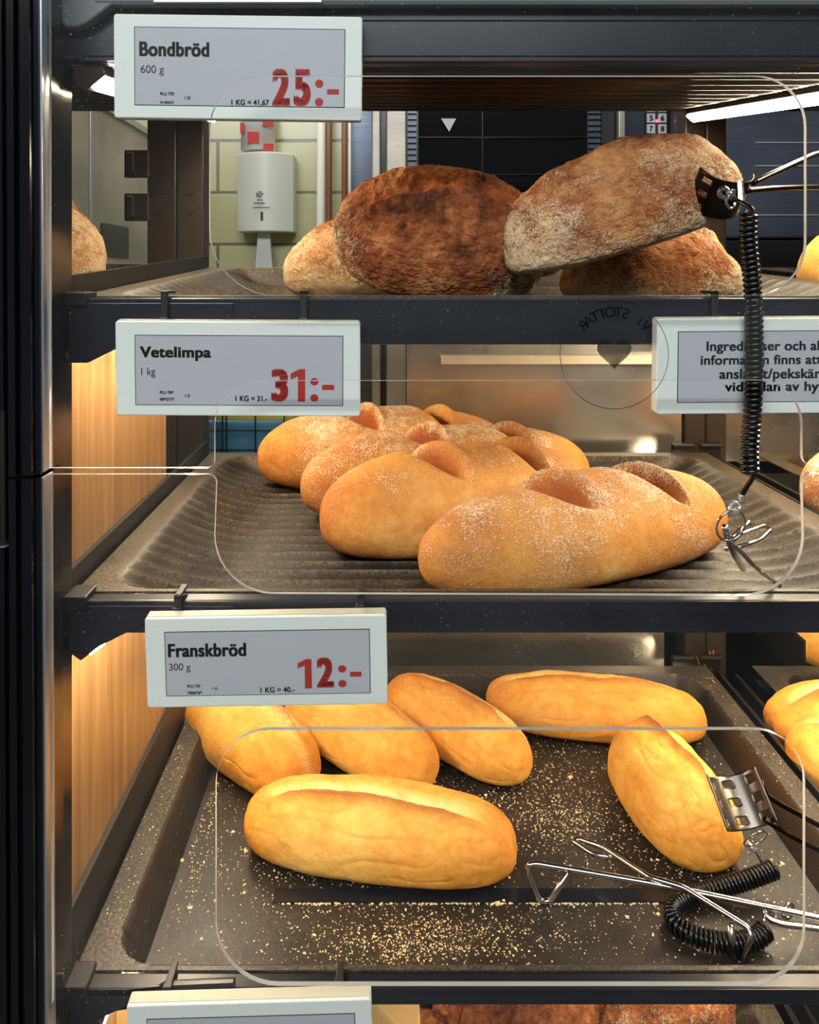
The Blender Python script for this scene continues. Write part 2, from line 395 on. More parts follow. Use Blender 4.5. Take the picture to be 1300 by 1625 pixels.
def loaf_verts(kind, L, W, H, seed, sub=5, opt=None):
    opt = opt or {}
    if sub not in ICO: ICO[sub] = ico(sub)
    p, f = ICO[sub]; rs = np.random.RandomState(seed)
    n = opt.get('n') or {'f': 2.7, 'v': 2.35, 'b': 2.15, 'u': 2.0}[kind]
    rad = np.sqrt(p[:,1]**2+p[:,2]**2)
    q = p/((np.abs(p[:,0])**n+rad**n)**(1/n))[:,None]
    N = np.stack([q[:,0]/L, q[:,1]/W, q[:,2]/H], 1); N /= np.linalg.norm(N, axis=1)[:,None]
    x = q[:,0]*L/2; y = q[:,1]*W/2; bs = opt.get('base', 0.36); z = np.where(q[:,2] > 0, q[:,2]*H*(1-bs), 0)
    tz = np.clip(-q[:,2], 0, 1); z = np.where(q[:,2] <= 0, -H*bs*(1-(1-tz)**1.9), z)
    V = np.stack([x, y, z], 1); base = V.copy(); ux = q[:,0]; uy = q[:,1]; top = sstep(-0.1, 0.6, q[:,2])
    side = sstep(-0.75, -0.2, q[:,2])
    r = min(W, H)
    big = fbm(base*(1/(r*1.1)), seed, 2)
    V += N*(big*0.055*r*side)[:,None]
    slash = np.zeros(len(V)); flour = np.zeros(len(V)); bake = np.full(len(V), 0.5)
    n1 = fbm(base/0.035, seed+11, 4); n2 = fbm(base/0.012, seed+23, 3); nb = fbm(base/0.07, seed+31, 3)
    if kind == 'f':
        k = opt.get('k', 0.12); c = opt.get('c', 0.12)
        s = uy - c - k*ux*1.6 - 0.05*nb - 0.03*n1
        win = sstep(0.88, 0.45, np.abs(ux+0.03))*top
        dep = np.where(s < 0, sstep(-0.07, 0.0, s), np.exp(-(s/0.24)**2))
        ear = np.where(s < -0.03, np.exp(-((s+0.03)/0.13)**2), sstep(0.01, -0.03, s))
        V += N*(win*(-0.20*dep+0.13*ear*(1+0.5*n1)+0.08*n2*dep+0.06*n1*dep)*H)[:,None]
        slash = np.clip(win*np.exp(-((s-0.16)/0.15)**2)*1.4*(0.75+0.6*n2), 0, 1)
        V += N*((0.030*n1+0.009*n2)*H*side)[:,None]
        wr = 1-np.abs(fbm(base*np.array([0.5,1.5,1.5])/0.022, seed+61, 2))*3; wr = np.clip(wr, 0, 1)**2
        V += N*(-0.010*wr*H*side)[:,None]
        bake = 0.33+0.28*nb+0.75*win*np.exp(-((s+0.05)/0.07)**2)+0.15*win*ear-0.3*win*dep*(s > 0)+0.22*sstep(0.5, 1.0, np.abs(ux))+0.12*wr*sstep(-0.2,0.5,q[:,2])
        flour = np.clip(0.25*nb+0.05, 0, 1)+opt.get('flour', 0)*np.exp(-((s+0.25)/0.25)**2)
    elif kind == 'v':
        for (x0, kk, wd0) in opt.get('cuts', ((-0.20, -0.16, 0.24), (0.40, -0.16, 0.17))):
            s = ux - x0 - kk*uy + 0.03*nb
            lens = np.clip(1-((uy-0.02)/0.80)**2, 0, 1)
            win = sstep(0.0, 0.4, q[:,2])*lens; wd = wd0*(0.25+0.75*np.sqrt(lens))
            a = np.clip(-s/wd, 0, 1); b = np.clip(s/(wd*0.26), 0, 1)
            prof = np.where(s < 0, (1-a)**1.35, (1-b)**1.2)
            V += N*(-0.46*H*win*prof*(1+0.2*n1))[:,None]
            lip = np.exp(-((s-wd*0.34)/(wd*0.16))**2)*win
            V += N*(0.06*H*lip)[:,None]
            inside = np.clip(win*prof*2.0-0.15, 0, 1)
            slash = np.maximum(slash, inside*(0.9+0.3*n2)); bake = bake+0.4*inside
        V += N*((0.012*n1+0.004*n2)*H*side)[:,None]
        bake = bake+0.04+0.25*sstep(0.55, 1.0, np.abs(ux))+0.4*nb+0.2*n1*0.5+0.3*sstep(0.35, 0.8, q[:,2])*(0.5+nb)
        flour = 0.30+0.6*nb+0.25*n1+0.15*sstep(0.2, 0.8, q[:,2])+opt.get('flour', 0)
        flour = flour*(1-np.clip(1.5*slash, 0, 1))-0.35*slash
    elif kind == 'b':
        wig = 0.16*fbm(base/0.05, seed+5, 3)
        s = uy - opt.get('c', -0.1) - 0.1*ux + wig
        win = sstep(0.9, 0.6, np.abs(ux))*sstep(0.2, 0.7, q[:,2])
        s = s+0.05*n1
        crack = np.where(s < 0, sstep(-0.06, 0.0, s), np.exp(-(s/0.26)**2))*win
        ledge = np.where(s < -0.02, np.exp(-((s+0.02)/0.16)**2), sstep(0.02, -0.02, s))*win
        V += N*(H*(-0.12*crack+0.09*ledge*(1+0.6*n1)+0.12*crack*n1+0.12*crack*n2))[:,None]
        rid = 1-np.abs(fbm(base/0.045, seed+41, 3))*3.2; rid = np.clip(rid, 0, 1)**3
        fr = 1-np.abs(fbm(base*np.array([0.9,1.3,1.3])/0.0065+0.6*nb[:,None], seed+47, 3))*2.6; fr = np.clip(fr, 0, 1)**2
        V += N*(H*side*(-0.006*rid+0.020*n1+0.020*n2-0.008*fr))[:,None]
        slash = np.clip(crack*(0.7+1.2*n2), 0, 1)*0.9
        bake = 0.52+0.55*nb+0.35*n1*0.6+0.15*rid+0.16*fr-0.06+opt.get('bake', 0)+0.35*crack*sstep(-0.1, 0.3, n1)+0.2*ledge*(s < 0)
        lowside = sstep(0.35, -0.5, q[:,2])+0.55*sstep(0.45, 0.95, np.abs(ux))
        flour = 0.14+0.6*nb+0.45*lowside+0.25*n1+0.3*n2+opt.get('flour', 0)-0.16*fr
        flour = flour*(1-0.9*np.clip(crack*1.5, 0, 1))
    else:
        V += N*((0.02*n1+0.004*n2)*H*side)[:,None]
        bake = 0.35+0.4*nb; flour = 0.1+0.3*nb
    bend = opt.get('bend', 0)
    V[:,1] += bend*W*(ux**2-0.4)
    tap = opt.get('taper', 0)
    V[:,1] *= 1+tap*ux; V[:,2] *= 1+0.5*tap*ux
    # flatten the base and stand it on z = 0
    zb = np.percentile(V[:,2], 3); V[:,2] = np.maximum(V[:,2], zb); V[:,2] -= zb
    return V, f, np.stack([np.clip(slash,0,1), np.clip(flour,0,1), np.clip(bake,0,1.2)], 1)
def rotm(yaw, pitch, roll):
    a, b, c = [math.radians(t) for t in (yaw, pitch, roll)]
    Rz = np.array([[math.cos(a),-math.sin(a),0],[math.sin(a),math.cos(a),0],[0,0,1]])
    Ry = np.array([[math.cos(b),0,math.sin(b)],[0,1,0],[-math.sin(b),0,math.cos(b)]])
    Rx = np.array([[1,0,0],[0,math.cos(c),-math.sin(c)],[0,math.sin(c),math.cos(c)]])
    return Rz @ Ry @ Rx
#LOAFTABLE
# key: kind, x, y, z, (yaw, pitch, roll), L, W, H, seed, sub, options
LOAVES = {
 'f1': ['f', -0.0055, 0.1386, 0.9965, (-9,0,0), 0.2340, 0.0841, 0.0601, 3, 6, {'c': -0.28, 'k': -0.03}],
 'f2': ['f', -0.1440, 0.2742, 0.9965, (-46.3,0,0), 0.2, 0.0855, 0.0621, 5, 6, {'c': 0.15, 'flour': 0.5}],
 'f3': ['f', -0.0273, 0.2792, 0.9965, (-43.7,0,0), 0.2, 0.0818, 0.0595, 7, 6, {'c': 0.1}],
 'f4': ['f', 0.0746, 0.2928, 0.9965, (-48.5,0,0), 0.19, 0.0761, 0.0554, 9, 6, {'c': 0.08}],
 'f5': ['f', 0.2319, 0.3236, 0.9965, (-9,0,0), 0.2365, 0.0796, 0.0568, 11, 6, {'c': -0.05, 'k': 0.03}],
 'f6': ['f', 0.2635, 0.182, 0.9965, (-81,0,0), 0.146, 0.0865, 0.070, 13, 6, {'c': 0.2}],
 'v1': ['v', 0.1620, 0.1020, 1.2585, (24,0,0), 0.2955, 0.0960, 0.0790, 21, 6, {}],
 'v2': ['v', 0.0691, 0.1657, 1.2585, (18,0,0), 0.2597, 0.1010, 0.0890, 23, 6, {}],
 'v3': ['v', 0.0691, 0.2660, 1.2585, (14,0,0), 0.3109, 0.0970, 0.0860, 25, 6, {}],
 'v4': ['v', 0.0018, 0.3579, 1.2585, (8,0,0), 0.2895, 0.1020, 0.0910, 27, 6, {}],
 'b1': ['b', -0.0095, 0.278, 1.4716, (4, 0, 0), 0.1932, 0.1301, 0.0851, 31, 6, {'flour': 0.5, 'bake': -0.1}],
 'b2': ['b', 0.0475, 0.15, 1.4956, (-4, 7, 28), 0.1849, 0.1340, 0.0992, 33, 7, {'c': -0.42, 'bake': 0.2, 'flour': 0.06}],
 'b3': ['b', 0.1912, 0.075, 1.5231, (-6, -17, 10), 0.1879, 0.0971, 0.0763, 35, 7, {'c': -0.2, 'n': 2.25, 'base': 0.2, 'flour': 0.46, 'bake': 0.0}],
 'b4': ['b', 0.2347, 0.15, 1.4737, (6, 0, 0), 0.1593, 0.1061, 0.0693, 37, 7, {'base': 0.25, 'flour': 0.42}],
 'b5': ['b', 0.1414, 0.31, 1.4966, (20,0,0), 0.1037, 0.1252, 0.0819, 39, 5, {}],
 'n1': ['b', -0.372, 0.22, 1.4705, (8,0,0), 0.19, 0.13, 0.105, 41, 5, {'bake': -0.1, 'flour': 0.4, 'n': 2.6}],
 'r1': ['f', 0.505, 0.30, 0.9965, (6,0,0), 0.19, 0.085, 0.062, 51, 5, {'c': -0.1}],
 'r2': ['f', 0.485, 0.20, 0.9965, (-38,0,0), 0.19, 0.085, 0.062, 53, 5, {'c': 0.0}],
 'm1': ['v', 0.5, 0.22, 1.2585, (10,0,0), 0.19, 0.11, 0.085, 55, 5, {}],
 't1': ['u', 0.485, 0.22, 1.4705, (20,0,0), 0.19, 0.10, 0.085, 57, 5, {}],
 'c1': ['b', 0.02, 0.30, 0.745, (12,0,0), 0.19, 0.13, 0.09, 61, 5, {'bake': 0.15}],
 'c2': ['b', 0.13, 0.20, 0.745, (20,0,0), 0.19, 0.13, 0.105, 63, 6, {'bake': 0.1, 'flour': -0.15}],
 'c3': ['b', 0.255, 0.23, 0.745, (30,0,0), 0.19, 0.14, 0.10, 65, 6, {'flour': 0.2}],
 'c4': ['b', 0.02, 0.15, 0.745, (12,0,0), 0.15, 0.11, 0.085, 67, 5, {}],
}
#LOAFEND

# ------------------------------------------------------------------ setting
def struct(o): o['kind'] = 'structure'; return o
wb = struct(MB().box((-1.6, 0, 0), (2.6, 0.1, 3.0)).build('wall_back', 'tiles'))
wb.location = (-0.0385, 2.085, 0)
bpy.data.objects['wall_back'].data.transform(Matrix.Translation((0, 0, 0)))
struct(MB().box((-1.7, -3.2, -0.05), (2.7, 2.2, 0.0)).build('floor', 'floor'))

# ------------------------------------------------------------------ display cabinet (frame, side panels, canopy)
cab = thing('bread_display_cabinet', 'black bakery display cabinet with light oak side panel and dark ribbed canopy', 'display cabinet', (0, 0, 0))
MB().prism([(0.001, 0.5), (0.24, 0.5), (0.24, 1.462), (0.001, 1.462)], -0.226, -0.218, 'X').build('side_panel', 'wood', cab)
up = MB().box((-0.228, -0.034, 0.45), (-0.2112, -0.002, 1.83), 0.002).box((-0.2112, -0.030, 0.45), (-0.2095, -0.022, 1.83)).build('upright', 'frame', cab)
for (x0, x1) in ((-0.292, -0.256), (-0.2555, -0.222)):
    p = MB().box((x0, 0.415, 0.3), (x1, 0.445, 1.75), 0.002)
    for z in (1.602, 1.578, 1.50): p.cyl(((x0+x1)/2, 0.4155, z), ((x0+x1)/2, 0.411, z), 0.0042, 12)
    p.build('back_post', 'post', cab)
for (x0, x1) in ((0.376, 0.402), (0.4025, 0.428)):
    MB().box((x0, 0.43, 0.3), (x1, 0.46, 1.75), 0.002).build('back_post', 'post', cab)
br = MB()
for z in (1.618, 1.565):
    br.box((-0.318, 0.409, z), (-0.288, 0.414, z+0.034), 0.001).box((-0.3135, 0.402, z+0.004), (-0.3045, 0.409, z+0.030), 0.001)
br.build('hinge_plate', 'post', cab)
# canopy: fascia, ribbed ceiling, corner bracket
fa = MB().box((-0.235, -0.014, 1.640), (0.80, -0.002, 1.80), 0.003)
for z, h in ((1.668, 0.003), (1.6445, 0.0015), (1.641, 0.0015), (1.70, 0.002)): fa.box((-0.20, -0.0152, z), (0.80, -0.014, z+h))
fa.build('fascia', 'black', cab)
MB().box((-0.19, -0.024, 1.6745), (0.80, -0.0152, 1.70), 0.003).build('fascia_rail', 'greyp', cab)
MB().box((-0.150, -0.0255, 1.6755), (-0.04, -0.024, 1.6795), 0.0008).build('fascia_label_strip', 'alu', cab)
MB().prism([(-0.2110, 1.664), (-0.2075, 1.6605), (-0.200, 1.6605), (-0.193, 1.6635), (-0.176, 1.676), (-0.165, 1.6795), (-0.12, 1.6815), (-0.12, 1.78), (-0.211, 1.78)], -0.0235, -0.0145, 'Y', 0.0015).build('corner_bracket', 'greyp', cab)
def ribbed_ceiling():
    bm = bmesh.new(); nx, ny = 2, 260; rows = []
    for j in range(ny+1):
        t = j/ny; y = -0.002+0.434*t; z = 1.642+0.064*t+0.0022*math.sin(t*0.45/0.009*2*PI)
        rows.append([bm.verts.new((x, y, z)) for x in (-0.60, 0.80)])
    for a, b in zip(rows, rows[1:]): bm.faces.new((a[0], b[0], b[1], a[1]))
    lo = rows[0]; hi = rows[-1]
    c = [bm.verts.new((x, y, 1.80)) for x, y in ((-0.60, -0.002), (0.80, -0.002), (0.80, 0.432), (-0.60, 0.432))]
    bm.faces.new((c[0], c[1], c[2], c[3])); bm.faces.new((lo[0], lo[1], c[1], c[0])); bm.faces.new((hi[1], hi[0], c[3], c[2]))
    me = bpy.data.meshes.new('ribs'); bm.normal_update(); bm.to_mesh(me); bm.free(); return me
M['ribs'] = mat('ribbed_dark_plastic', (20,17,15), 0.3)
obj('canopy_ceiling', ribbed_ceiling(), 'ribs', cab)
# steel backing sheets
MB().box((0.0285, 0.436, 1.262), (0.374, 0.440, 1.412)).box((0.0285, 0.4345, 1.262), (0.0305, 0.436, 1.412)).build('back_sheet', 'steelmirror', cab)
b = MB().box((0.070, 0.418, 1.3975), (0.372, 0.436, 1.3995)).box((0.070, 0.4165, 1.389), (0.372, 0.418, 1.3995))
for k in range(9): b.cyl((0.085+k*0.034, 0.4165, 1.3955), (0.085+k*0.034, 0.4155, 1.3955), 0.0013, 10)
b.build('folded_flange', 'flange', cab)
MB().box((0.43, 0.446, 1.262), (0.80, 0.450, 1.412)).build('back_sheet', 'steelmirror', cab)
MB().box((-0.02, 0.436, 0.98), (0.352, 0.440, 1.2)).build('back_sheet', 'steelmirror', cab)

# door frame with its acrylic flaps
df = thing('door_frame', 'glossy black ribbed door frame down the left edge', 'door frame', (-0.205, -0.05, 1.1))
def inframe(mb, name, m):
    o = mb.build(name, m, df); o.matrix_parent_inverse = Matrix.Translation((0.205, 0.05, -1.1)); return o
prof = [(-0.30,-0.062),(-0.2265,-0.062),(-0.2255,-0.058),(-0.2235,-0.058),(-0.2228,-0.064),(-0.2185,-0.064),(-0.2175,-0.060),(-0.2160,-0.060),(-0.2152,-0.063),(-0.2095,-0.063),(-0.2085,-0.060),(-0.2055,-0.060),(-0.2055,-0.030),(-0.30,-0.030)]
for z0, z1 in ((0.55, 1.3775), (1.3795, 1.85)):
    inframe(MB().prism(prof, z0, z1, 'Z'), 'frame_profile', 'frame')
    inframe(MB().box((-0.2055, -0.0585, z0+0.001), (-0.2040, -0.046, z1), 0.0003), 'edge_strip', 'alu')
inframe(MB().cyl((-0.2262, -0.0635, 1.341), (-0.2262, -0.0635, 1.418), 0.0016, 10).cyl((-0.2262, -0.0635, 1.338), (-0.2262, -0.0635, 1.341), 0.003, 10), 'hinge_rod', 'blackm')
inframe(MB().cyl((-0.2262, -0.0635, 1.3378), (-0.2262, -0.0635, 1.3388), 0.0032, 12), 'rod_tip', 'alu')
df.rotation_euler = (0, math.radians(-0.3), 0)

def P2(x, y): v = px(x, y, Y=-0.05); return (v.x, v.z)
k = 0.465/FPX
def hole(x0, y0, x1, y1, rs): # pixel box to pane plane
    a = P2(x0, y1); b_ = P2(x1, y0); return rrect(a[0], a[1], b_[0], b_[1], [r*k for r in rs])
def arc(cx, cy, r, a0, a1, n=10): return [P2(cx+r*math.cos(math.radians(a0+(a1-a0)*i/n)), cy-r*math.sin(math.radians(a0+(a1-a0)*i/n))) for i in range(n+1)]
upper = [P2(80, -160), P2(1420, -160), P2(1420, 738)] + arc(1288, 722, 16, 270, 180, 5)[0:] + arc(1202, 673, 70, 0, 90)[0:] + arc(412, 675, 71, 90, 180) + arc(329, 730, 12, 0, -90, 5) + [P2(80, 742)]
lower = [P2(82, 752)] + arc(331, 765, 13, 90, 0, 5) + arc(434, 848, 93, 180, 270) + arc(1180, 850, 94, 270, 360) + arc(1288, 767, 16, 180, 90, 5) + [P2(1420, 751), P2(1420, 1900), P2(85, 1900)]
def pane(name, outer, holes, label):
    t = thing(name, label, 'acrylic flap', (-0.2, -0.05, 1.5 if 'upper' in label else 1.1))
    me = plate_mesh('pane', outer, holes, -0.0515, -0.0485)
    me.materials.clear(); me.materials.append(M['acrylic']); me.materials.append(M['acryledge'])
    for p in me.polygons: p.material_index = 0 if abs(p.normal.y) > 0.7 else 1
    o = obj('clear_sheet', me, None, t); o.matrix_parent_inverse = Matrix.Translation(-t.location); return t
pane('acrylic_flap', upper, [hole(333, 121, 1278, 469, (105, 85, 80, 85))], 'clear upper acrylic flap with rounded hand opening before the dark rustic loaves')
pane('acrylic_flap', lower, [hole(343, 1156, 1276, 1561, (100, 88, 80, 86))], 'clear lower acrylic flap with rounded hand opening before the golden french loaves')

# reflection of a round logo in the upper flap, painted as thin dark shapes
st = thing('painted_reflection', 'faint painted reflection of a round logo with mirrored lettering and heart on the acrylic flap', 'reflection', px(975, 563, Y=-0.0535))
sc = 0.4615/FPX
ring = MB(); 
ring.tube([(86*sc*math.cos(a), 0, 86*sc*math.sin(a)) for a in [2*PI*i/72 for i in range(72)]], 0.00022, 6, True).build('ring', 'reflection', st)
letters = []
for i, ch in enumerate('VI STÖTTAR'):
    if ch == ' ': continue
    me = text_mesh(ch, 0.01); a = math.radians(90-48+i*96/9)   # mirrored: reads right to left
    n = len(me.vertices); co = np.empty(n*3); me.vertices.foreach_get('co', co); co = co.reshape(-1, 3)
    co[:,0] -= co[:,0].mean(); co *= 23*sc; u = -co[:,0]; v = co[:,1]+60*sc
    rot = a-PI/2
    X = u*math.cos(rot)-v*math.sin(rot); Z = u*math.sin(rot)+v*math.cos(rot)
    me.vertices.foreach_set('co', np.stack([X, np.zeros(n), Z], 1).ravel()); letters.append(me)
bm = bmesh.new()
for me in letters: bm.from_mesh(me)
me = bpy.data.meshes.new('lettering'); bm.to_mesh(me); bm.free(); obj('lettering', me, 'reflection', st)
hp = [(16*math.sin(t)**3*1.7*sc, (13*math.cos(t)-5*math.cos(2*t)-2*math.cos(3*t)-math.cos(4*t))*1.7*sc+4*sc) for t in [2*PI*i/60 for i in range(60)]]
MB().prism(hp, -0.0002, 0.0, 'Y').build('heart', 'reflection', st)

# ------------------------------------------------------------------ shelves
def shelf(zr, hb, label, tilt=0.0, rail=0.014):
    t = thing('bread_shelf', label, 'shelf', (0, 0, zr), 'bread shelves')
    def add(mb, name, m): 
        o = mb.build(name, m, t); return o
    add(MB().box((-0.2095, -0.012, -hb), (0.80, -0.0005, -0.001), 0.0012).box((-0.2095, -0.0125, -0.0035), (0.80, -0.012, -0.0015)), 'front_beam', 'black')
    add(MB().prism([(-0.2095, -hb-0.012), (-0.197, -hb-0.012), (-0.187, -hb-0.007), (-0.165, -hb+0.004), (-0.145, -hb+0.014), (-0.10, -hb+0.016), (-0.10, -0.004), (-0.2095, -0.004)], -0.0135, -0.0095, 'Y', 0.0006), 'end_bracket', 'black')
    add(MB().box((-0.212, -0.016, -0.006), (-0.197, 0.004, 0.003), 0.001), 'end_cap', 'blackm')
    s = math.tan(tilt)
    add(MB().prism([(0.0, -0.045), (0.40, -0.045+0.4*s), (0.40, rail+0.4*s), (0.0, rail)], -0.2175, -0.2135, 'X'), 'side_rail', 'blackm')
    add(MB().prism([(0.0, -0.045), (0.40, -0.045+0.4*s), (0.40, -0.006+0.4*s), (0.0, -0.006)], 0.402, 0.406, 'X').prism([(0.0, -0.045), (0.40, -0.045+0.4*s), (0.40, -0.010+0.4*s), (0.0, -0.010)], 0.424, 0.428, 'X'), 'side_rail', 'blackm')
    dk = MB()
    for xa, xb in ((-0.185, 0.371), (0.4065, 0.4235), (0.462, 0.80)):
        dk.prism([(0.045, -0.036+0.045*s), (0.43, -0.036+0.43*s), (0.43, -0.033+0.43*s), (0.045, -0.033+0.045*s)], xa, xb, 'X')
    add(dk, 'deck', 'blackm')
    b = MB()
    for x in (0.350, 0.384):
        b.box((x, 0.405, -0.02+0.4*s), (x+0.026, 0.409, 0.010+0.4*s), 0.001).box((x, 0.400, 0.006+0.4*s), (x+0.026, 0.409, 0.010+0.4*s), 0.001)
    add(b, 'rear_bracket', 'blackm')
    return t
TILT = math.radians(3.3)
shelf(1.485, 0.032, 'black shelf with glossy front beam carrying the dark rustic loaves at the top', TILT)
shelf(1.284, 0.023, 'black shelf with front beam carrying the four slashed wheat loaves')
sh3 = shelf(1.026, 0.0125, 'black shelf with front beam carrying the golden french loaves', 0, 0.040)
wr_ = MB()
for (x0, y0, x1, y1) in ((1106,1042,1110,1064),(1112,1044,1120,1066),(1118,1046,1119,1066),(1126,1034,1129,1054),(1132,1033,1131,1056),(1121,1058,1134,1066)):
    wr_.tube([px(x0, y0, Y=0.412), px((x0+x1)/2+2, (y0+y1)/2, Y=0.404), px(x1, y1, Y=0.410)], 0.0011, 6)
wo = wr_.build('wire_ends', 'copperwire', sh3); wo.matrix_parent_inverse = Matrix.Translation((0, 0, -1.026))
shelf(0.770, 0.022, 'black shelf below the blank bottom price tag', 0, 0.030)

# ------------------------------------------------------------------ trays
def tray_mesh(ribbed, w=0.60, d=0.40, groove=False):
    nx, ny = (200, 460) if ribbed else (300, 240)
    D = 0.026 if ribbed else 0.030; wall = 0.052 if ribbed else 0.015; rim = 0.021; rf = 0.0045; rb = 0.018; R = 0.032
    xs = np.linspace(-w/2, w/2, nx+1); ys = np.linspace(0, d, ny+1); X, Y = np.meshgrid(xs, ys)
    yc = (rf+d-rb)/2; hy = (d-rb-rf)/2
    qx = np.abs(X)-(w/2-rim-R); qy = np.abs(Y-yc)-(hy-R)
    sd = -(np.hypot(np.maximum(qx, 0), np.maximum(qy, 0))+np.minimum(np.maximum(qx, qy), 0)-R)
    dust = np.full(X.shape, 0.35)
    if ribbed:
        sx = w/2-rim-np.abs(X); sy = hy-np.abs(Y-yc)
        s1 = np.clip(sx/0.08, 0, 1); s2 = np.clip(sd/0.02, 0, 1)
        f = (1-(1-s1)**2)*np.sqrt(s2*(2-s2)); f = np.where(sd > 0, f, 0)
        Z = -D*f
        bow = 0.020*(1-np.clip(sx/0.11, 0, 1))**2
        ph = np.abs(np.sin((Y+bow)/0.0195*PI)); rib = 0.0050*(ph**0.7-0.6)
        ins = np.clip(sd/0.010, 0, 1)
        Z = Z-rib*ins*np.clip(s1*1.6+0.25, 0, 1); dust = np.where(sd > 0.001, (1-ph)**1.6*1.0, 0.95)
    else:
        Z = -D*np.clip(sd/wall, 0, 1); dust = np.where(sd > 0.0005, np.where(sd > wall, 0.12, 0.02), 1.0)
        Z = np.where((sd > 0), Z, 0)
        if groove:
            g = sstep(0.089, 0.0905, Y)*sstep(0.1045, 0.103, Y)*sstep(-0.242, -0.240, X)*sstep(0.055, 0.053, X); Z = Z-0.004*g
    bm = bmesh.new(); vs = [[bm.verts.new((X[j,i], Y[j,i], Z[j,i])) for i in range(nx+1)] for j in range(ny+1)]
    for j in range(ny):
        for i in range(nx): bm.faces.new((vs[j][i], vs[j][i+1], vs[j+1][i+1], vs[j+1][i]))
    me = bpy.data.meshes.new('tray'); bm.normal_update(); bm.to_mesh(me); bm.free()
    at_ = me.attributes.new('dust', 'FLOAT', 'POINT'); at_.data.foreach_set('value', dust.ravel().astype(np.float32)); return me
def tray(x, z, ribbed, label, tilt=0, me=None, y=0.0):
    me = me or tray_mesh(ribbed)
    o = obj('baking_tray', me, 'ribtray' if ribbed else 'tray', None, True)
    o.location = (x, y, z); o.rotation_euler = (tilt, 0, 0)
    if not o.modifiers:
        s = o.modifiers.new('thickness', 'SOLIDIFY'); s.thickness = 0.0014; s.offset = -1
        e = o.modifiers.new('edges', 'EDGE_SPLIT'); e.split_angle = math.radians(28)
    tag(o, label, 'tray', 'baking trays'); return o
RT = tray_mesh(True); FT = tray_mesh(False)
tray(0.0895, 1.485, True, 'floury ribbed dark tray under the rustic loaves on the top shelf', TILT, RT)
tray(0.0895, 1.284, True, 'floury ribbed dark tray under the four slashed wheat loaves', 0, RT)
tray(0.0895, 1.026, False, 'flat dark tray strewn with crumbs under the golden french loaves', 0)
tray(0.0895, 0.770, True, 'dark ribbed tray at the very bottom under the dark crusty loaves', 0, RT)
tray(-0.545, 1.490, True, 'dark tray behind the left upright carrying a single cut-off loaf', TILT, RT)
tray(0.745, 1.485, True, 'dark tray at top right edge carrying the orange loaf', TILT, RT)
tray(0.745, 1.284, True, 'dark tray at right edge beyond the large front wheat loaf', 0, RT)
tray(0.745, 0.770, True, 'dark ribbed tray at the bottom right corner of the photo', 0, RT)
tray(0.745, 1.026, False, 'flat dark tray at lower right carrying two cut-off french loaves and a crate', 0, FT)
# slot in the french-loaf tray: a shallow glossy bar with a caught line of crumbs
M['slot'] = mat('slot_blue_black', (26,29,36), 0.2)
bar = MB().box((-0.2440+0.0895+0.065, 0.0905, 0.9964), (0.0895+0.138, 0.1045, 0.9972), 0.0003).build('slot_strip', 'slot')
trf = [o for o in bpy.data.objects if o.name.startswith('baking_tray') and 'french loaves' in o['label'] and 'golden' in o['label']][0]
bar.parent = trf; bar.matrix_parent_inverse = Matrix.Translation(-trf.location)

# ------------------------------------------------------------------ lamps
def lamp(x, z0, label, y0=-0.008, y1=0.36, slope=0.0, face=1):
    t = thing('led_lamp', label, 'lamp', (x, y0, z0), 'slim shelf lamps'); t.rotation_euler = (math.atan(slope), 0, 0)
    L = y1-y0; a = 0.0085
    hp = [(-0.009*face, 0.009), (0.006*face, 0.012), (0.010*face, 0.003), (-0.003*face, -0.007), (-0.010*face, -0.002)]
    MB().prism(hp, 0, L, 'Y', 0.0006).build('housing', 'blackm', t)
    # light face lies just off the slanted lower side
    p, q = Vector((0.0085*face, 0.0018)), Vector((-0.0005*face, -0.0051)); n = Vector((q.y-p.y, p.x-q.x)).normalized()
    if n.y > 0: n = -n
    pts = [p+n*0.0003, q+n*0.0003, q+n*0.0025, p+n*0.0025]
    MB().prism([tuple(v) for v in pts], 0.004, L-0.004, 'Y').build('light_strip', 'led', t)
    MB().prism([(v[0]*1.12, v[1]*1.12) for v in hp], -0.002, 0.0005, 'Y', 0.0006).build('lamp_cap', 'post', t)
    return t
lamp(-0.197, 1.6305, 'slim glowing LED lamp at upper left behind the price tag for 600 g loaves', slope=0.14)
lamp(0.372, 1.6325, 'long glowing LED lamp slanting across the top right corner', y0=0.0, y1=0.40, slope=0.145, face=-1)
lamp(-0.1995, 1.4535, 'LED lamp glowing behind the left end of the 31 price tag', slope=0.0)
lamp(0.3855, 1.4535, 'LED lamp under the top shelf behind the ingredients tag', face=-1)
lamp(-0.1995, 1.2495, 'LED lamp under the left end of the wheat loaf shelf', slope=0.0)
lamp(0.3855, 1.2495, 'LED lamp under the right end of the wheat loaf shelf', face=-1)
lamp(-0.1995, 0.9915, 'LED lamp under the left end of the french loaf shelf', slope=0.0)
lamp(0.3855, 0.9915, 'LED lamp under the right end of the french loaf shelf', face=-1)
lamp(0.447, 1.4535, 'LED lamp lighting the cut-off wheat loaf at the right edge')
lamp(0.447, 1.2495, 'LED lamp lighting the cut-off french loaves at the right edge')

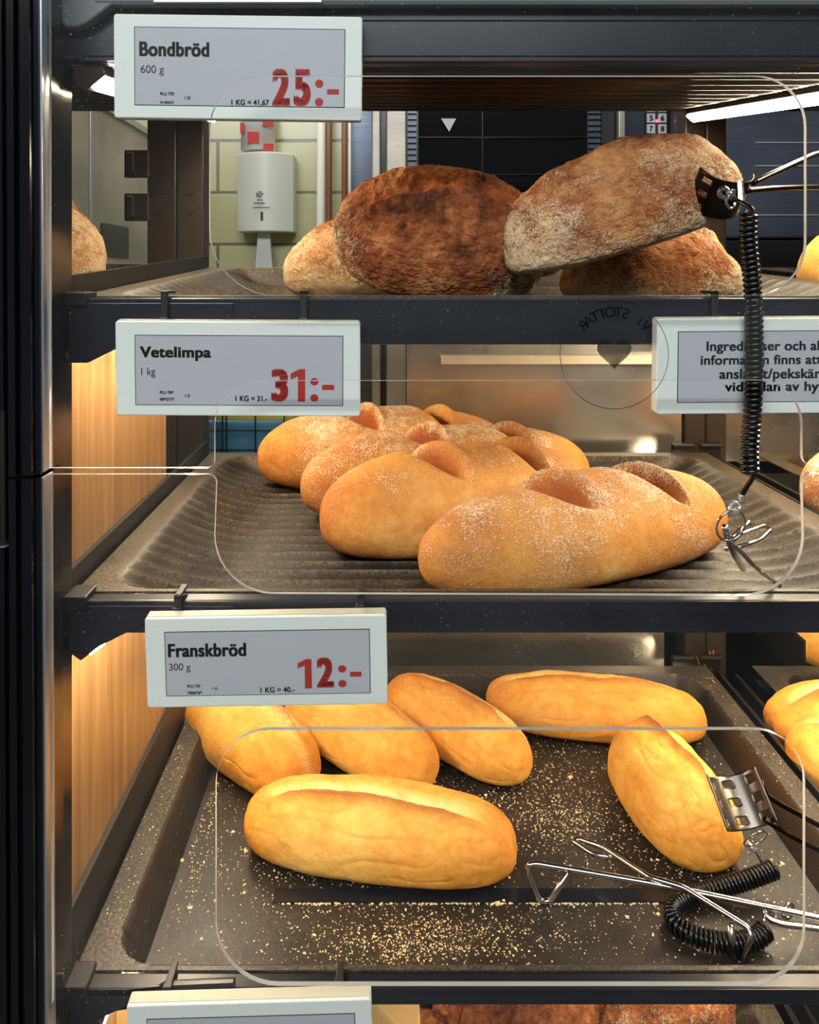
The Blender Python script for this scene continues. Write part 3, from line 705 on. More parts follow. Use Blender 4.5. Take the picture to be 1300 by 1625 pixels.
# ------------------------------------------------------------------ loaves
def loaf(key, name, label, group, mk=None):
    kind, x, y, z, rot, L, W, H, seed, sub, opt = LOAVES[key]
    V, f, col = loaf_verts(kind, L, W, H, seed, sub, opt)
    me = bpy.data.meshes.new(name); me.vertices.add(len(V)); me.vertices.foreach_set('co', V.ravel())
    me.loops.add(len(f)*3); me.loops.foreach_set('vertex_index', f.ravel().astype(np.int32))
    me.polygons.add(len(f)); me.polygons.foreach_set('loop_start', np.arange(0, len(f)*3, 3, dtype=np.int32))
    me.update(calc_edges=True); me.validate()
    at = me.attributes.new('crust', 'FLOAT_COLOR', 'POINT'); at.data.foreach_set('color', np.concatenate([col, np.ones((len(V), 1))], 1).astype(np.float32).ravel())
    o = obj(name, me, mk or {'u': 'f'}.get(kind, kind), None, True)
    o.location = (x, y, z); o.rotation_euler = Matrix(rotm(*rot).tolist()).to_euler()
    return tag(o, label, 'bread', group)
G1, G2, G3 = 'golden french loaves', 'slashed wheat loaves', 'dark rustic loaves'
loaf('f1', 'french_loaf', 'golden french loaf lying lengthwise at the front left of the crumby tray', G1)
loaf('f2', 'french_loaf', 'flour-dusted golden loaf at far left, partly under the 12 price tag', G1)
loaf('f3', 'french_loaf', 'golden loaf wedged second from left behind the front one', G1)
loaf('f4', 'french_loaf', 'golden loaf lying diagonally just right of the 12 price tag', G1)
loaf('f5', 'french_loaf', 'golden loaf lying crosswise at the back of the crumby tray', G1)
loaf('f6', 'french_loaf', 'golden loaf pointing forward beside the perforated tongs on the right', G1)
loaf('v1', 'wheat_loaf', 'large slashed wheat loaf nearest the front rail', G2)
loaf('v2', 'wheat_loaf', 'floury slashed wheat loaf second from the front', G2)
loaf('v3', 'wheat_loaf', 'floury slashed wheat loaf third from the front', G2)
loaf('v4', 'wheat_loaf', 'slashed wheat loaf at the back, just below the 31 price tag', G2)
loaf('b1', 'rustic_loaf', 'pale floury rustic loaf at left, half behind the big dark one', G3)
loaf('b2', 'rustic_loaf', 'darkest brown rustic loaf leaning in the middle with a burst top', G3)
loaf('b3', 'rustic_loaf', 'floury rustic loaf tilted diagonally on top and held by tongs', G3)
loaf('b4', 'rustic_loaf', 'rustic loaf lying on the tray beneath the tilted floury one', G3)
loaf('b5', 'rustic_loaf', 'rustic loaf hidden at the back between the two big ones', G3)
loaf('n1', 'rustic_loaf', 'cut-off rustic loaf beside the left upright in front of steel panel', None)
loaf('r1', 'french_loaf', 'cut-off golden loaf at right edge, the rear one of two', 'french loaves at the right edge')
loaf('r2', 'french_loaf', 'cut-off golden loaf at right edge, the front one of two', 'french loaves at the right edge')
loaf('m1', 'wheat_loaf', 'sliver of a wheat loaf at the right edge beside the ribbed tray', None)
loaf('t1', 'orange_loaf', 'sliver of an orange-brown loaf at the upper right edge', None)
G4 = 'crusty loaves on the bottom tray'
loaf('c1', 'crusty_loaf', 'dark crusty loaf peeking out right of the blank bottom price tag', G4)
loaf('c2', 'crusty_loaf', 'red-brown crusty loaf in the middle of the bottom tray', G4)
loaf('c3', 'crusty_loaf', 'floury crusty loaf at the right of the bottom tray', G4)
loaf('c4', 'crusty_loaf', 'crusty loaf at the bottom edge in front of the dark one', G4)

# bun crate at the right edge
cr = thing('bun_crate', 'black open crate full of buns at the right edge', 'crate', (0.60, 0.56, 1.0))
def cbox(a, b, name):
    o = MB().box(a, b, 0.001).build(name, 'blackm', cr); o.matrix_parent_inverse = Matrix.Translation((-0.60, -0.56, -1.0)); return o
ZC = 0.9975
cbox((0.515, 0.415, ZC), (0.80, 0.70, ZC+0.003), 'crate_floor')
cbox((0.515, 0.415, ZC), (0.519, 0.70, ZC+0.052), 'crate_wall'); cbox((0.519, 0.415, ZC), (0.80, 0.419, ZC+0.006), 'crate_wall')
cbox((0.519, 0.696, ZC), (0.80, 0.70, ZC+0.052), 'crate_wall')
for i, (x, y, z, lb) in enumerate(((0.572, 0.468, ZC+0.003, 'front left bun in the black crate at right edge'), (0.578, 0.572, ZC+0.003, 'rear left bun in the black crate at right edge'), (0.685, 0.50, ZC+0.003, 'right-hand bun in the black crate, cut by the photo edge'), (0.69, 0.61, ZC+0.003, 'rearmost bun in the black crate, far right'))):
    LOAVES['u%d' % i] = ['u', x, y, z, (20*i, 0, 0), 0.10, 0.095, 0.062, 70+i, 5, {}]
    loaf('u%d' % i, 'bread_bun', lb, 'buns in the black crate')

# crumbs
rng = random.Random(4)
def crumbs():
    bm = bmesh.new()
    def flake(x, y, z, s):
        n = rng.randint(3, 5); a0 = rng.random()*6.28; h = s*rng.uniform(0.15, 0.5)
        lo = []; hi = []
        for k in range(n):
            a = a0+2*PI*k/n+rng.uniform(-.35, .35); r = s*rng.uniform(.5, 1.1)
            lo.append(bm.verts.new((x+r*math.cos(a), y+r*math.sin(a), z))); hi.append(bm.verts.new((x+.7*r*math.cos(a), y+.7*r*math.sin(a), z+h)))
        bm.faces.new(hi)
        for k in range(n): bm.faces.new((lo[k], lo[(k+1) % n], hi[(k+1) % n], hi[k]))
    zf = 0.9963
    def spot(cx, cy, sx, sy, n, smin=0.0003, smax=0.0011):
        for _ in range(n):
            x = rng.gauss(cx, sx); y = rng.gauss(cy, sy)
            if -0.170 < x < 0.348 and 0.030 < y < 0.36: flake(x, y, zf, rng.uniform(smin, smax))
    for _ in range(3600):
        flake(rng.uniform(-0.170, 0.348), rng.uniform(0.028, 0.36), zf, abs(rng.gauss(0.0004, 0.0003))+0.0002)
    for (X, Yp, sx, sy, n) in ((880, 1300, 0.03, 0.025, 650), (860, 1240, 0.05, 0.03, 500), (700, 1490, 0.05, 0.012, 800), (640, 1500, 0.03, 0.012, 400), (300, 1330, 0.012, 0.045, 420), (500, 1390, 0.05, 0.02, 320), (1050, 1340, 0.03, 0.03, 220), (820, 1440, 0.12, 0.01, 260), (760, 1190, 0.03, 0.02, 200)):
        p = px(X, Yp, z=0.9965); spot(p.x, p.y, sx, sy, n)
    for _ in range(90):
        flake(rng.uniform(-0.17, 0.34), rng.uniform(0.045, 0.34), zf, rng.uniform(0.001, 0.0021))
    for _ in range(260):
        flake(rng.uniform(-0.085, 0.22), 0.0902+rng.gauss(0, 0.0006), zf, rng.uniform(0.0005, 0.0016))
    for X, Yp in ((290,1365),(302,1440),(320,1490),(390,1350),(370,1320),(905,1233),(860,1300),(690,1240),(1045,1450),(995,1455),(1240,1370),(1225,1365),(800,1430),(810,1433),(790,1434)):
        p = px(X, Yp, z=0.9965); flake(p.x, p.y, zf, rng.uniform(0.002, 0.0035))
    me = bpy.data.meshes.new('crumbs'); bm.normal_update(); bm.to_mesh(me); bm.free(); return me
M['crumb'] = mat('crumb_tan', (240,208,150), 0.8)
tag(obj('bread_crumbs', crumbs(), 'crumb'), 'pale bread crumbs and flakes scattered over the flat dark tray', 'crumbs', kind='stuff')
def rimcrumbs():
    bm = bmesh.new()
    for _ in range(420):
        r = rng.random()
        if r < 0.35: x, y, z = rng.uniform(0.366, 0.389), rng.uniform(0.02, 0.38), 1.0263
        elif r < 0.75: x, y, z = rng.gauss(0.414, 0.006), rng.gauss(0.27, 0.05), 0.9843
        else: x, y, z = rng.uniform(-0.209, -0.19), rng.uniform(0.02, 0.38), 1.0263
        s = rng.uniform(0.0003, 0.0009)
        v = [bm.verts.new((x+s*math.cos(a+rng.uniform(-.4,.4)), y+s*math.sin(a), z)) for a in (0, 1.6, 3.1, 4.7)]; t = bm.verts.new((x, y, z+s*0.6))
        for k in range(4): bm.faces.new((v[k], v[(k+1)%4], t))
    me = bpy.data.meshes.new('rimcrumbs'); bm.normal_update(); bm.to_mesh(me); bm.free(); return me
tag(obj('rim_crumbs', rimcrumbs(), 'crumb'), 'fine crumbs on the tray rims and the gap beside the tray', 'crumbs', kind='stuff')

# kraft bag on the bottom tray behind the lowest tag
bag = MB(); a = px(196, 1577, d=0.62); b_ = px(588, 1573, d=0.62)
M['kraft'].node_tree.nodes['Principled BSDF'].inputs['Roughness'].default_value = 0.85
bag.prism([(a.x, a.z), (b_.x, b_.z), (b_.x+0.042, b_.z-0.045), (b_.x+0.042, 0.752), (a.x-0.05, 0.752), (a.x-0.05, a.z-0.04)], 0.10, 0.16, 'Y', 0.004)
tag(bag.build('kraft_box', 'kraft'), 'beige kraft carton with slanted corners behind the lowest price tag', 'carton')

# ------------------------------------------------------------------ price tags
TY = -0.026
def price_tag(label, corners, scr, texts, hooks, beamz):
    (ax, ay), (bx, by), (cx_, cy_), (dx, dy) = corners     # TL TR BR BL in the photograph
    s = (TY-CAM[1])/FPX
    ang = math.atan2(by-ay, bx-ax); wpx = math.hypot((bx+cx_-ax-dx)/2, (by+cy_-ay-dy)/2); hpx = math.hypot((dx+cx_-ax-bx)/2, (dy+cy_-ay-by)/2)
    c = px((ax+bx+cx_+dx)/4, (ay+by+cy_+dy)/4, Y=TY); W, H = wpx*s, hpx*s
    t = thing('price_tag', label, 'price tag', c, 'electronic price tags')
    t.rotation_euler = (math.radians(3), ang, 0)
    def fx(x): return x*s-W/2
    def fz(y): return H/2-y*s
    MB().prism(rrect(-W/2, -H/2, W/2, H/2, [0.0018]*4, 4), 0.0, 0.010, 'Y', 0.0008).build('tag_frame', 'tagw', t)
    MB().box((-W/2+0.001, 0.002, H/2-0.0004), (W/2-0.001, 0.009, H/2+0.0004)).build('tag_top_edge', 'tagedge', t)
    x0, y0, x1, y1 = scr
    MB().box((fx(x0), -0.0003, fz(y1)), (fx(x1), 0.001, fz(y0))).build('screen', 'screen', t)
    e = MB(); 
    for q in ((x0-1.2, y0-1.2, x1+1.2, y0), (x0-1.2, y1, x1+1.2, y1+1), (x0-1.2, y0, x0, y1), (x1, y0, x1+1.2, y1)): e.box((fx(q[0]), -0.0002, fz(q[3])), (fx(q[2]), 0.0005, fz(q[1])))
    e.build('screen_border', 'darkwin', t)
    for (nm, body, a0, b0, a1, b1, m, bold) in texts:
        if isinstance(body, list):
            obj(nm, price_mesh([(ch, u0-ax, v0-ay, u1-ax, v1-ay) for ch, u0, v0, u1, v1 in body], fx, fz, -0.0005), m, t); continue
        fit_text(nm, body, fx(a0), fz(b1), fx(a1), fz(b0), -0.0005, m, t, bold)
    for hx in hooks:
        p = px(hx, 0, Y=-0.014).x
        hk = MB(); zt = beamz+0.004; zb = c.z+H/2-0.003+(p-c.x)*-math.tan(ang)
        hk.box((p-0.0024, -0.0165, zb), (p+0.0024, -0.0138, zt), 0.0006).box((p-0.0024, -0.0165, zt-0.002), (p+0.0024, 0.003, zt), 0.0006).box((p-0.0030, -0.0175, zb), (p+0.0030, -0.0138, zb+0.005), 0.0006)
        h = hk.build('hook', 'blackm', t); h.matrix_parent_inverse = (Matrix.Translation(c) @ t.rotation_euler.to_matrix().to_4x4()).inverted()
    return t
price_tag('white electronic tag reading Bondbröd 600 g at 25 kronor, topmost', ((177,23),(573,28),(576,191),(184,186)), (34, 21, 366, 142),
  [('product_name','Bondbröd',41,43,152,66,'ink',0.032),('weight_text','600 g',43,80,80,96,'ink',0.0),('price_text',[('2',429,106,457,164),('5',463,106,490,164),('.',497,122,510,135),('.',497,151,510,164),('-',516,137,535,145)],252,86,362,144,'red',0.03),
   ('unit_price','1 KG = 41,67',187,132,247,142,'ink',0.022),('code_text','PLU 770',74,122,96,127,'ink',0.03),('code_text','0140527',74,136,96,140,'ink',0.03),('code_text','1 D',113,128,122,133,'ink',0.03)], (), 1.70)
price_tag('white electronic tag reading Vetelimpa 1 kg at 31 kronor on the top shelf rail', ((180,509),(570,511),(573,661),(187,661)), (32, 23, 360, 133),
  [('product_name','Vetelimpa',39,40,152,63,'ink',0.032),('weight_text','1 kg',41,74,63,90,'ink',0.0),('price_text',[('3',427,584,454,636),('1',458,584,481,636),('.',489,598,502,610),('.',489,624,502,636),('-',508,609,527,617)],246,74,347,127,'red',0.03),
   ('unit_price','1 KG = 31.-',190,118,241,127,'ink',0.022),('code_text','PLU 709',70,111,92,116,'ink',0.03),('code_text','0092777',70,122,93,127,'ink',0.03),('code_text','1 D',110,116,118,121,'ink',0.03)], (262, 482), 1.485)
price_tag('white electronic tag reading Franskbröd 300 g at 12 kronor on the wheat loaf rail', ((229,980),(614,974),(615,1117),(234,1129)), (32, 23, 355, 126),
  [('product_name','Franskbröd',36,41,160,63,'ink',0.032),('weight_text','300 g',37,73,71,88,'ink',0.0),('price_text',[('1',470,1049,492,1097),('2',500,1047,527,1096),('.',534,1060,547,1072),('.',534,1084,547,1096),('-',553,1071,571,1079)],238,73,341,124,'red',0.03),
   ('unit_price','1 KG = 40.-',181,114,235,123,'ink',0.022),('code_text','PLU 747',65,108,86,113,'ink',0.03),('code_text','7006969',65,119,88,124,'ink',0.03),('code_text','1 D',105,113,113,117,'ink',0.03)], (283, 572), 1.284)
price_tag('blank white electronic tag at the bottom edge of the photo', ((202,1593),(590,1582),(592,1736),(206,1746)), (32, 23, 360, 130), [], (267, 538), 1.026)
price_tag('white electronic tag about ingredients and allergens at the right edge', ((1044,506),(1432,503),(1434,656),(1041,658)), (34, 21, 362, 133),
  [('info_text','Ingredienser och aller-',78,36,291,56,'ink',0.022),('info_text','information finns att läsa på',69,58,330,78,'ink',0.022),('info_text','anslaget/pekskärmen',99,80,300,101,'ink',0.022),('info_text','vid sidan av hyllan',108,101,291,121,'ink',0.022)], (1133,), 1.485)

# ------------------------------------------------------------------ tongs and cords
def coil(path, R, r, pitch, t, name='coil'):
    pts = helix(path, R, pitch, 12); o = MB().tube(pts, r, 6).build(name, 'cord', t, True); return o
def at(t, o): o.matrix_parent_inverse = Matrix.Translation(-t.location); return o
def ringpts(c, R, n, u, v): return [Vector(c)+Vector(u)*R*math.cos(2*PI*i/n)+Vector(v)*R*math.sin(2*PI*i/n) for i in range(n)]
D0 = 0.482
t = thing('coiled_cord', 'black coiled security cord hanging in front of the ingredients tag', 'cord', px(1190, 345, d=D0), 'coiled security cords')
pth = smooth_path([px(x, y, d=D0) for x, y in ((1189,338),(1188,380),(1194,450),(1197,520),(1197,590),(1194,660),(1190,710),(1191,750))], 30)
at(t, coil(pth, 0.0043, 0.0016, 0.0035, t))
at(t, MB().tube(smooth_path([px(1163, 315, d=0.50), px(1178, 322, d=0.495), px(1194, 333, d=0.485), px(1189, 345, d=D0)]), 0.0016, 8).build('cord_lead', 'cord', t, True))
at(t, MB().tube(smooth_path([px(1192, 748, d=D0), px(1196, 756, d=D0), px(1187, 770, d=0.49), px(1178, 785, d=0.495)]), 0.0016, 8).build('cord_lead', 'cord', t, True))
at(t, MB().box(px(1171, 783, d=0.497), px(1182, 798, d=0.493), 0.0008).tube(ringpts(px(1166, 806, d=0.495), 0.0032, 16, (1,0,0.2), (0,0.3,1)), 0.0011, 6, True).build('crimp', 'alu', t))
at(t, MB().tube(ringpts(px(1160, 834, d=0.497), 0.0108, 36, (0.95,0.2,0), (0,-0.25,1)), 0.0008, 6, True).build('key_ring', 'chrome', t, True))
at(t, MB().tube(ringpts(px(1160, 318, d=0.508), 0.0058, 28, (0.55,0.3,-0.5), (0.4,0.2,0.75)), 0.0010, 6, True).box(px(1158, 300, d=0.509), px(1169, 318, d=0.506), 0.001).tube(ringpts(px(1149, 306, d=0.508), 0.0034, 20, (1,0.2,0), (0,0.2,1)), 0.0016, 6, True).build('swivel_clip', 'chrome', t))

def scoop(t, origin, ax, op, Rr, Ln, span, m, nrow=3):
    # perforated trough: axis ax (length Ln), opening towards op
    ax = Vector(ax).normalized(); op = Vector(op); op = (op-ax*op.dot(ax)).normalized(); sd = ax.cross(op)
    bm = bmesh.new(); na, nl = 42, 30; V = []
    for i in range(na+1):
        a = math.radians(-span/2+span*i/na); row = []
        for j in range(nl+1):
            row.append(bm.verts.new(Vector(origin)+ax*(Ln*j/nl)+(sd*math.sin(a)-op*math.cos(a))*Rr+op*Rr))
        V.append(row)
    for i in range(na):
        for j in range(nl):
            fi, fj = (i % 14)/14, (j % 10)/10
            if 0.29 <= fi < 0.72 and 0.3 <= fj < 0.7 and not (m == 'darkchrome' and 14 <= i < 28): continue
            bm.faces.new((V[i][j], V[i][j+1], V[i+1][j+1], V[i+1][j]))
    bmesh.ops.recalc_face_normals(bm, faces=bm.faces)
    for v in [v for v in bm.verts if not v.link_faces]: bm.verts.remove(v)
    me = bpy.data.meshes.new('scoop'); bm.to_mesh(me); bm.free()
    o = obj('perforated_jaw', me, m, t, True); sl = o.modifiers.new('thickness', 'SOLIDIFY'); sl.thickness = 0.0011; sl.offset = 0
    return o
# top tongs, gripping the tilted loaf
t = thing('bread_tongs', 'dark perforated bread tongs clipped on the end of the tilted rustic loaf', 'tongs', px(1165, 300, d=0.525), 'bread tongs')
at(t, scoop(t, px(1164, 289, d=0.520), (-0.10, 0.6, -0.8), (0.10, 0.8, 0.6), 0.0185, 0.030, 170, 'darkchrome'))
at(t, MB().tube(smooth_path([px(1196, 290, d=0.53), px(1230, 274, d=0.545), px(1270, 256, d=0.565), px(1300, 244, d=0.58), px(1345, 240, d=0.60)]), 0.0022, 8).build('handle_wire', 'darkchrome', t, True))
at(t, MB().tube(smooth_path([px(1184, 303, d=0.53), px(1230, 299, d=0.545), px(1300, 297, d=0.575), px(1350, 297, d=0.595)]), 0.0020, 8).build('handle_wire', 'darkchrome', t, True))
at(t, MB().cyl(px(1175, 288, d=0.517), px(1177, 322, d=0.514), 0.0022, 10).build('rivet_strap', 'chrome', t))
# mid tongs on the front ribs
t = thing('wire_tongs', 'chrome wire tongs hooked on a ring at the right end of the front wheat loaf', 'tongs', px(1190, 890, d=0.56), 'bread tongs')
at(t, MB().tube(fillet([px(1150,835,d=0.50), px(1156,855,d=0.503), px(1166,880,d=0.512), px(1179,902,d=0.535)], 0.004), 0.0022, 8).build('jaw_wire', 'chrome', t, True))
at(t, MB().tube(fillet([px(1152,872,d=0.52), px(1171,850,d=0.53), px(1214,834,d=0.55), px(1224,841,d=0.55), px(1206,858,d=0.535), px(1172,868,d=0.515)], 0.005), 0.0015, 8).build('jaw_wire', 'chrome', t, True))
at(t, MB().tube(fillet([px(1153,845,d=0.502), px(1162,866,d=0.505), px(1176,874,d=0.507), px(1192,893,d=0.510), px(1212,910,d=0.518), px(1238,930,d=0.53)], 0.004), 0.0016, 8).build('handle_wire', 'chrome', t, True))
at(t, MB().tube(fillet([px(1163,852,d=0.503), px(1180,836,d=0.515), px(1189,828,d=0.52), px(1191,834,d=0.52)], 0.002), 0.0014, 8).build('hook_wire', 'chrome', t, True))
# perforated tongs beside the forward loaf
t = thing('bread_tongs', 'chrome perforated bread tongs lying against the forward golden loaf', 'tongs', px(1180, 1300, d=0.60), 'bread tongs')
at(t, scoop(t, px(1181, 1318, d=0.585), (-0.12, 0.65, 0.62), (0.05, -0.62, 0.75), 0.0205, 0.036, 165, 'jaw'))
at(t, MB().tube(fillet([px(1208,1238,d=0.60), px(1215,1262,d=0.595), px(1240,1278,d=0.595), px(1300,1310,d=0.60), px(1350,1336,d=0.605)], 0.004), 0.0022, 8).build('handle_wire', 'darkchrome', t, True))
at(t, MB().tube(fillet([px(1214,1300,d=0.58), px(1250,1325,d=0.585), px(1300,1350,d=0.59), px(1350,1376,d=0.595)], 0.004), 0.0022, 8).build('handle_wire', 'darkchrome', t, True))
# lying wire tongs
ZF = 0.9965
t = thing('wire_tongs', 'chrome scissor tongs of bent wire lying open at the front right of the crumby tray', 'tongs', px(1085, 1410, z=1.02), 'bread tongs')
F1 = px(857, 1431, z=ZF+0.0016); F2 = px(873, 1430, z=ZF+0.0016)
at(t, MB().tube(fillet([px(901,1385,z=1.0225), F2, F1, px(838,1384,d=0.612), px(838,1373,d=0.612), px(850,1370,d=0.612), px(1025,1400,z=1.0235), px(1085,1412,z=1.022), px(1300,1456,z=1.020), px(1400,1476,z=1.018)], 0.004), 0.0023, 8).build('jaw_wire', 'chrome', t, True))
at(t, MB().tube(fillet([px(973,1361,z=1.016), px(940,1355,z=1.013), px(909,1335,z=1.011), px(918,1331,z=1.012), px(955,1344,z=1.016), px(1030,1392,z=1.026), px(1085,1408,z=1.027), px(1188,1472,z=1.020), px(1193,1488,z=1.016), px(1175,1522,z=ZF+0.0016)], 0.004), 0.0021, 8).build('jaw_wire', 'chrome', t, True))
at(t, MB().tube([px(1160,1467,z=1.0205), px(1163,1521,z=ZF+0.0016)], 0.0027, 8).build('support_leg', 'chrome', t, True))
at(t, MB().tube(fillet([px(1212,1441,z=1.019), px(1219,1458,z=1.015), px(1240,1466,z=1.014), px(1300,1473,z=1.014), px(1400,1490,z=1.014)], 0.004), 0.0023, 8).build('handle_wire', 'chrome', t, True))
at(t, MB().tube(ringpts(px(1251,1446,z=1.018), 0.0055, 20, (0.9,0.4,0), (0.1,0,1)), 0.0013, 6, True).build('slide_ring', 'chrome', t, True))
# lower cord
t = thing('coiled_cord', 'black coiled cord looped under the lying wire tongs on the crumby tray', 'cord', px(1080, 1450, z=1.0), 'coiled security cords')
pth = smooth_path([px(x, y, z=ZF+0.0085+h) for x, y, h in ((1228,1380,0.012),(1195,1393,0.009),(1150,1407,0.004),(1105,1420,0),(1072,1440,0),(1072,1465,0),(1100,1484,0),(1150,1497,0),(1195,1492,0),(1216,1476,0.003))], 26)
at(t, coil(pth, 0.0058, 0.00145, 0.0032, t))
at(t, MB().tube(smooth_path([px(1228,1384,z=1.012), px(1215,1375,z=1.016), px(1200,1350,z=1.022)]), 0.0016, 8).build('cord_lead', 'cord', t, True))
at(t, MB().tube([px(1199,1352,z=1.0215), px(1192,1344,z=1.024), px(1184,1334,z=1.0265)], [0.0018, 0.0026, 0.0016], 8).build('crimp', 'alu', t, True))
at(t, MB().tube(ringpts(px(1199,1331,d=0.578), 0.0098, 32, (0.95,0.2,0.1), (0.0,-0.45,0.85)), 0.0008, 6, True).build('key_ring', 'chrome', t, True))
at(t, MB().tube(ringpts(px(1212,1462,z=1.012), 0.0045, 20, (0.3,0.7,0), (0.2,0.1,1)), 0.0010, 6, True).build('key_ring', 'chrome', t, True))

# ------------------------------------------------------------------ bakery room behind
DW = 2.6
def bx(x0, y0, x1, y1, d, depth, mb=None, bev=0.0):
    a = px(x0, y1, d=d); b = px(x1, y0, d=d); mb = mb or MB()
    return mb.box((a.x, a.y, a.z), (b.x, a.y+depth, b.z), bev)
t = thing('towel_dispenser', 'white wall-mounted paper towel dispenser on the cream tiles', 'dispenser', px(418, 367, d=2.5))
a = px(371, 367, d=2.45); b_ = px(463, 240, d=2.45)
def curved_box(x0, x1, z0, z1, y, dp):
    pts = [(x0, y+dp)]+[(x0+(x1-x0)*i/16, y+0.055*(2*i/16-1)**2) for i in range(17)]+[(x1, y+dp)]
    return MB().prism(pts, z0, z1, 'Z', 0.004)
at(t, curved_box(a.x, b_.x, a.z, b_.z, a.y, 0.145).build('dispenser_cover', 'white', t))
at(t, bx(413.5, 336, 417.5, 350, 2.449, 0.004).build('view_slit', 'darkwin', t))
lg = MB(); c0 = px(412, 309, d=2.448)
for i in range(5):
    aa = math.radians(200-i*45); lg.ball(c0+Vector((0.010*math.cos(aa), 0, 0.010*math.sin(aa))), 0.0026, 8)
lg.tube(ringpts(c0+Vector((0, 0, -0.002)), 0.0052, 16, (1,0,0), (0,0,1)), 0.0012, 6, True)
for (x0, y0, x1, y1) in ((408,316.5,417,317.6),(402,321.5,420,322.6),(400,328.5,428,329.4)): bx(x0, y0, x1, y1, 2.4465, 0.002, lg)
at(t, lg.build('printed_mark', 'darkwin', t))
pt = px(418, 366, d=2.52); pb = px(418, 424, d=2.52)
at(t, MB().prism([(pt.x-0.018, pt.z), (pt.x+0.020, pt.z), (pb.x+0.032, pb.z-0.02), (pb.x-0.030, pb.z-0.02)], pt.y, pt.y+0.025, 'Y', 0.003).build('paper_tail', 'paper', t))
t = thing('towel_roll_pack', 'white packaging with red squares standing on the towel dispenser', 'packaging', px(409, 240, d=2.5))
at(t, MB().cyl(px(410, 239.5, d=2.53), px(410, 120, d=2.53), 0.057, 28).build('roll_wrap', 'paper', t, True))
for (x0, y0, x1, y1) in ((393,209,411,228),(417,192,434,200),(418,228,434,239),(381,195,387,211),(388,150,406,170)):
    q = bx(x0, y0, x1, y1, 2.47, 0.008)
    at(t, q.build('red_square', 'redsq', t))
for nm, x, r, mm, lb, d in (('white_pipe', 503, 0.014, 'white', 'thick white vertical pipe on the cream tiles', 2.5), ('brown_pipe', 522, 0.011, 'copper', 'brown vertical pipe right of the white pipe', 2.5), ('brown_pipe', 547, 0.010, 'copper', 'darker brown pipe beside the steel door edge', 2.45)):
    p = px(x, 435, d=d)
    o = MB().cyl((p.x, p.y, 0.0), (p.x+(0.02 if nm == 'white_pipe' else 0), p.y, 2.7), r, 16).build(nm, mm, None, True); tag(o, lb, 'pipe', 'wall pipes')
# oven
dO = 1.75
t = thing('bakery_oven', 'large steel bakery oven with dark glass door behind the top shelf', 'oven', px(780, 800, d=dO))
def ov(x0, y0, x1, y1, d, dp, name, m, bev=0.0): return at(t, bx(x0, y0, x1, y1, d, dp, None, bev).build(name, m, t))
ov(557, -200, 592, 800, 1.95, 0.01, 'side_glass', 'steelblue')
ov(553, -200, 557, 800, 1.9, 0.02, 'side_trim', 'steel')
ov(590, -200, 604, 1100, dO, 0.05, 'door_stile', 'steel', 0.003)
ov(604, -200, 613, 1100, dO+0.02, 0.05, 'door_gap', 'darkwin')
ov(613, -200, 645, 1100, dO, 0.05, 'door_stile', 'steel', 0.003)
ov(645, -200, 664, 1100, dO+0.03, 0.02, 'vent_panel', 'darkwin')
v = MB()
for i in range(22): bx(647, 100+i*9.3, 661, 105.5+i*9.3, dO+0.024, 0.006, v)
at(t, v.build('vent_slats', 'steelblue', t))
ov(664, -200, 932, 1100, dO+0.02, 0.03, 'glass_door', 'darkglass')
ov(932, -200, 956, 1100, dO+0.02, 0.03, 'vent_panel', 'darkwin')
v = MB()
for i in range(22): bx(934, 100+i*9.3, 953, 105.5+i*9.3, dO+0.014, 0.006, v)
at(t, v.build('vent_slats', 'steelblue', t))
v = MB()
for y in (217, 276): bx(664, y, 932, y+1.4, dO+0.012, 0.006, v)
bx(765, 100, 766.5, 420, dO+0.012, 0.006, v)
at(t, v.build('rack_lines', 'darkchrome', t))
ov(956, -200, 982, 1100, dO, 0.04, 'door_edge', 'blackm')
ov(982, -200, 993, 1100, dO-0.03, 0.02, 'door_handle', 'steel', 0.003)
ov(993, -200, 1026, 1100, dO, 0.04, 'control_column', 'bluedark')
ov(1026, -200, 1064, 1100, dO-0.01, 0.05, 'control_panel', 'blackm')
ov(1064, -200, 1076, 1100, dO, 0.04, 'panel_trim', 'alu')
ov(1076, -200, 1140, 1100, dO+0.02, 0.04, 'side_panel', 'steelblue')
ta, tb, tc = [px(x, y, d=dO+0.012) for x, y in ((700,188),(724,188),(713,209))]
at(t, MB().prism([(ta.x, ta.z), (tb.x, tb.z), (tc.x, tc.z)], ta.y, ta.y+0.002, 'Y').build('paper_corner', 'paper', t))
kk = 0
for r, (a0, b0) in enumerate((('3','4'),('5','6'),('7','8'))):
    for cc, ch in enumerate((a0, b0)):
        x0 = 1027+cc*18; y0 = 163+r*17
        kb = ov(x0, y0, x0+13, y0+14.5, dO-0.014, 0.004, 'key_button', 'key')
        p = px(x0+4, y0+11.5, d=dO-0.0155); q = px(x0+9.5, y0+3, d=dO-0.0155)
        at(t, fit_text('digit', ch, p.x, p.z, q.x, q.z, p.y, 'ink', t, 0.02))
at(t, MB().ball(px(1043, 192, d=dO-0.014), 0.0035, 12).build('signal_light', 'redled', t))
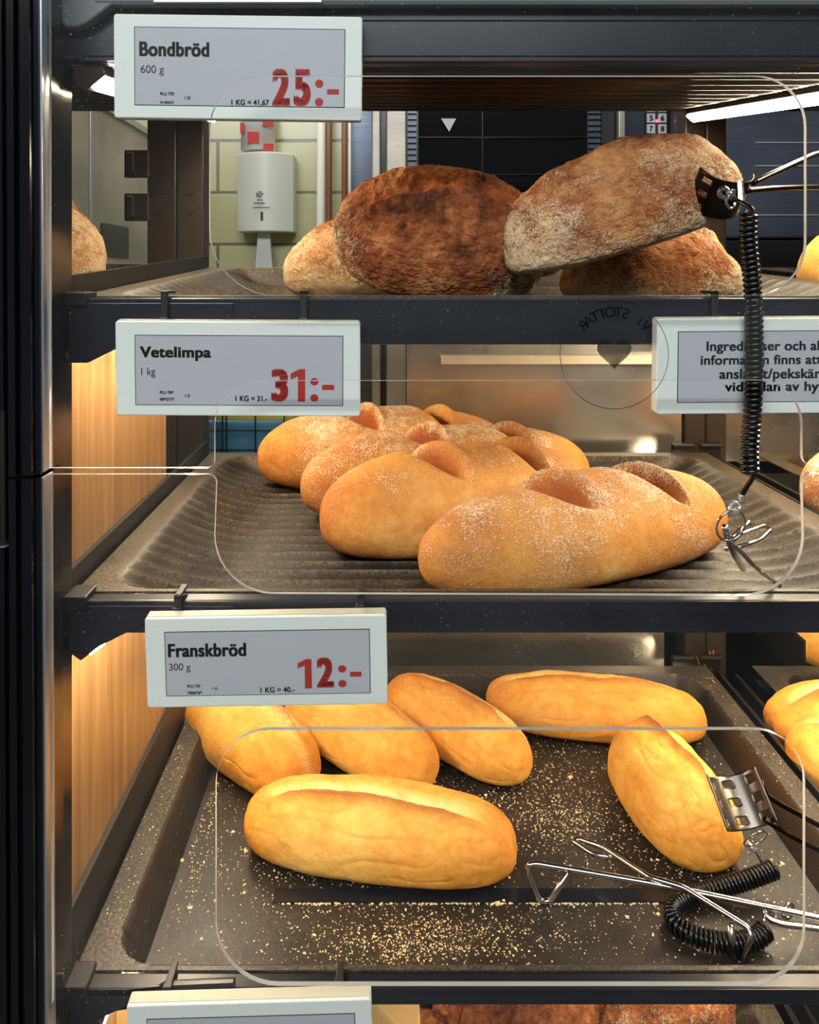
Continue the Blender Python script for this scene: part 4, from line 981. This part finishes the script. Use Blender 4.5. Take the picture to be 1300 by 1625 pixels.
# steel side panel seen at left beyond the neighbouring tray
t = thing('steel_cupboard', 'brushed steel cupboard side with two dark square vents at upper left', 'cupboard', (-0.62, 1.3, 0))
def sp(x0, y0, x1, y1, name, m, off):
    d0 = 0.62*FPX/(CX-x0); d1 = 0.62*FPX/(CX-x1); dm = (d0+d1)/2
    za = 1.5-(y1-CY)*dm/FPX; zb = 1.5-(y0-CY)*dm/FPX
    return at(t, MB().box((-0.62, d0+CAM[1], za), (-0.62+off, d1+CAM[1], zb), 0.002).build(name, m, t))
at(t, MB().box((-1.0, 0.80, 0.2), (-0.62, 1.75, 1.875), 0.004).build('steel_body', 'steel', t))
sp(160, 357, 203, 409, 'vent_window', 'darkwin', 0.002); sp(114, 352, 137, 385, 'vent_window', 'darkwin', 0.002)
y_ = 0.62*FPX/(CX-143)+CAM[1]
at(t, MB().box((-0.62, y_-0.004, 0.3), (-0.6175, y_+0.004, 1.86), 0.001).build('door_seam', 'alu', t))
at(t, MB().box((-0.621, 0.80, 1.862), (-0.612, 1.75, 1.878), 0.001).build('top_trim', 'alu', t))
# steel fridge at right
t = thing('steel_cabinet', 'blue-grey steel cabinet behind the top right corner', 'cabinet', (0.9, 1.0, 0))
q = MB(); bx(1145, -100, 1500, 378, 1.45, 0.24, q, 0.004); at(t, q.build('upper_door', 'steelblue', t))
q = MB(); bx(1145, 381, 1500, 1490, 1.44, 0.25, q, 0.004); at(t, q.build('lower_body', 'blackm', t))
q = MB()
for y in (225, 262, 300, 340): bx(1200, y, 1500, y+2, 1.447, 0.006, q)
at(t, q.build('door_ribs', 'steel', t))
# blue crate behind the left end of the wheat loaf shelf
t = thing('blue_crate', 'blue plastic crate with dark wire grid behind the wheat loaf shelf', 'crate', px(400, 800, d=1.3))
at(t, bx(300, 668, 470, 900, 1.3, 0.3, None, 0.006).build('crate_body', 'blue', t))
v = MB()
for x in (310, 352, 358, 404, 450): bx(x, 640, x+2.0, 900, 1.29, 0.004, v)
for y in (683, 714, 745): bx(300, y, 470, y+1.6, 1.286, 0.004, v)
at(t, v.build('wire_grid', 'darkwin', t))
at(t, bx(302, 900, 468, 1818, 1.32, 0.26, None, 0.006).build('crate_stand', 'blackm', t))
at(t, bx(300, 655, 470, 669, 1.31, 0.2, None, 0.004).build('yellow_edge', 'yellow', t))
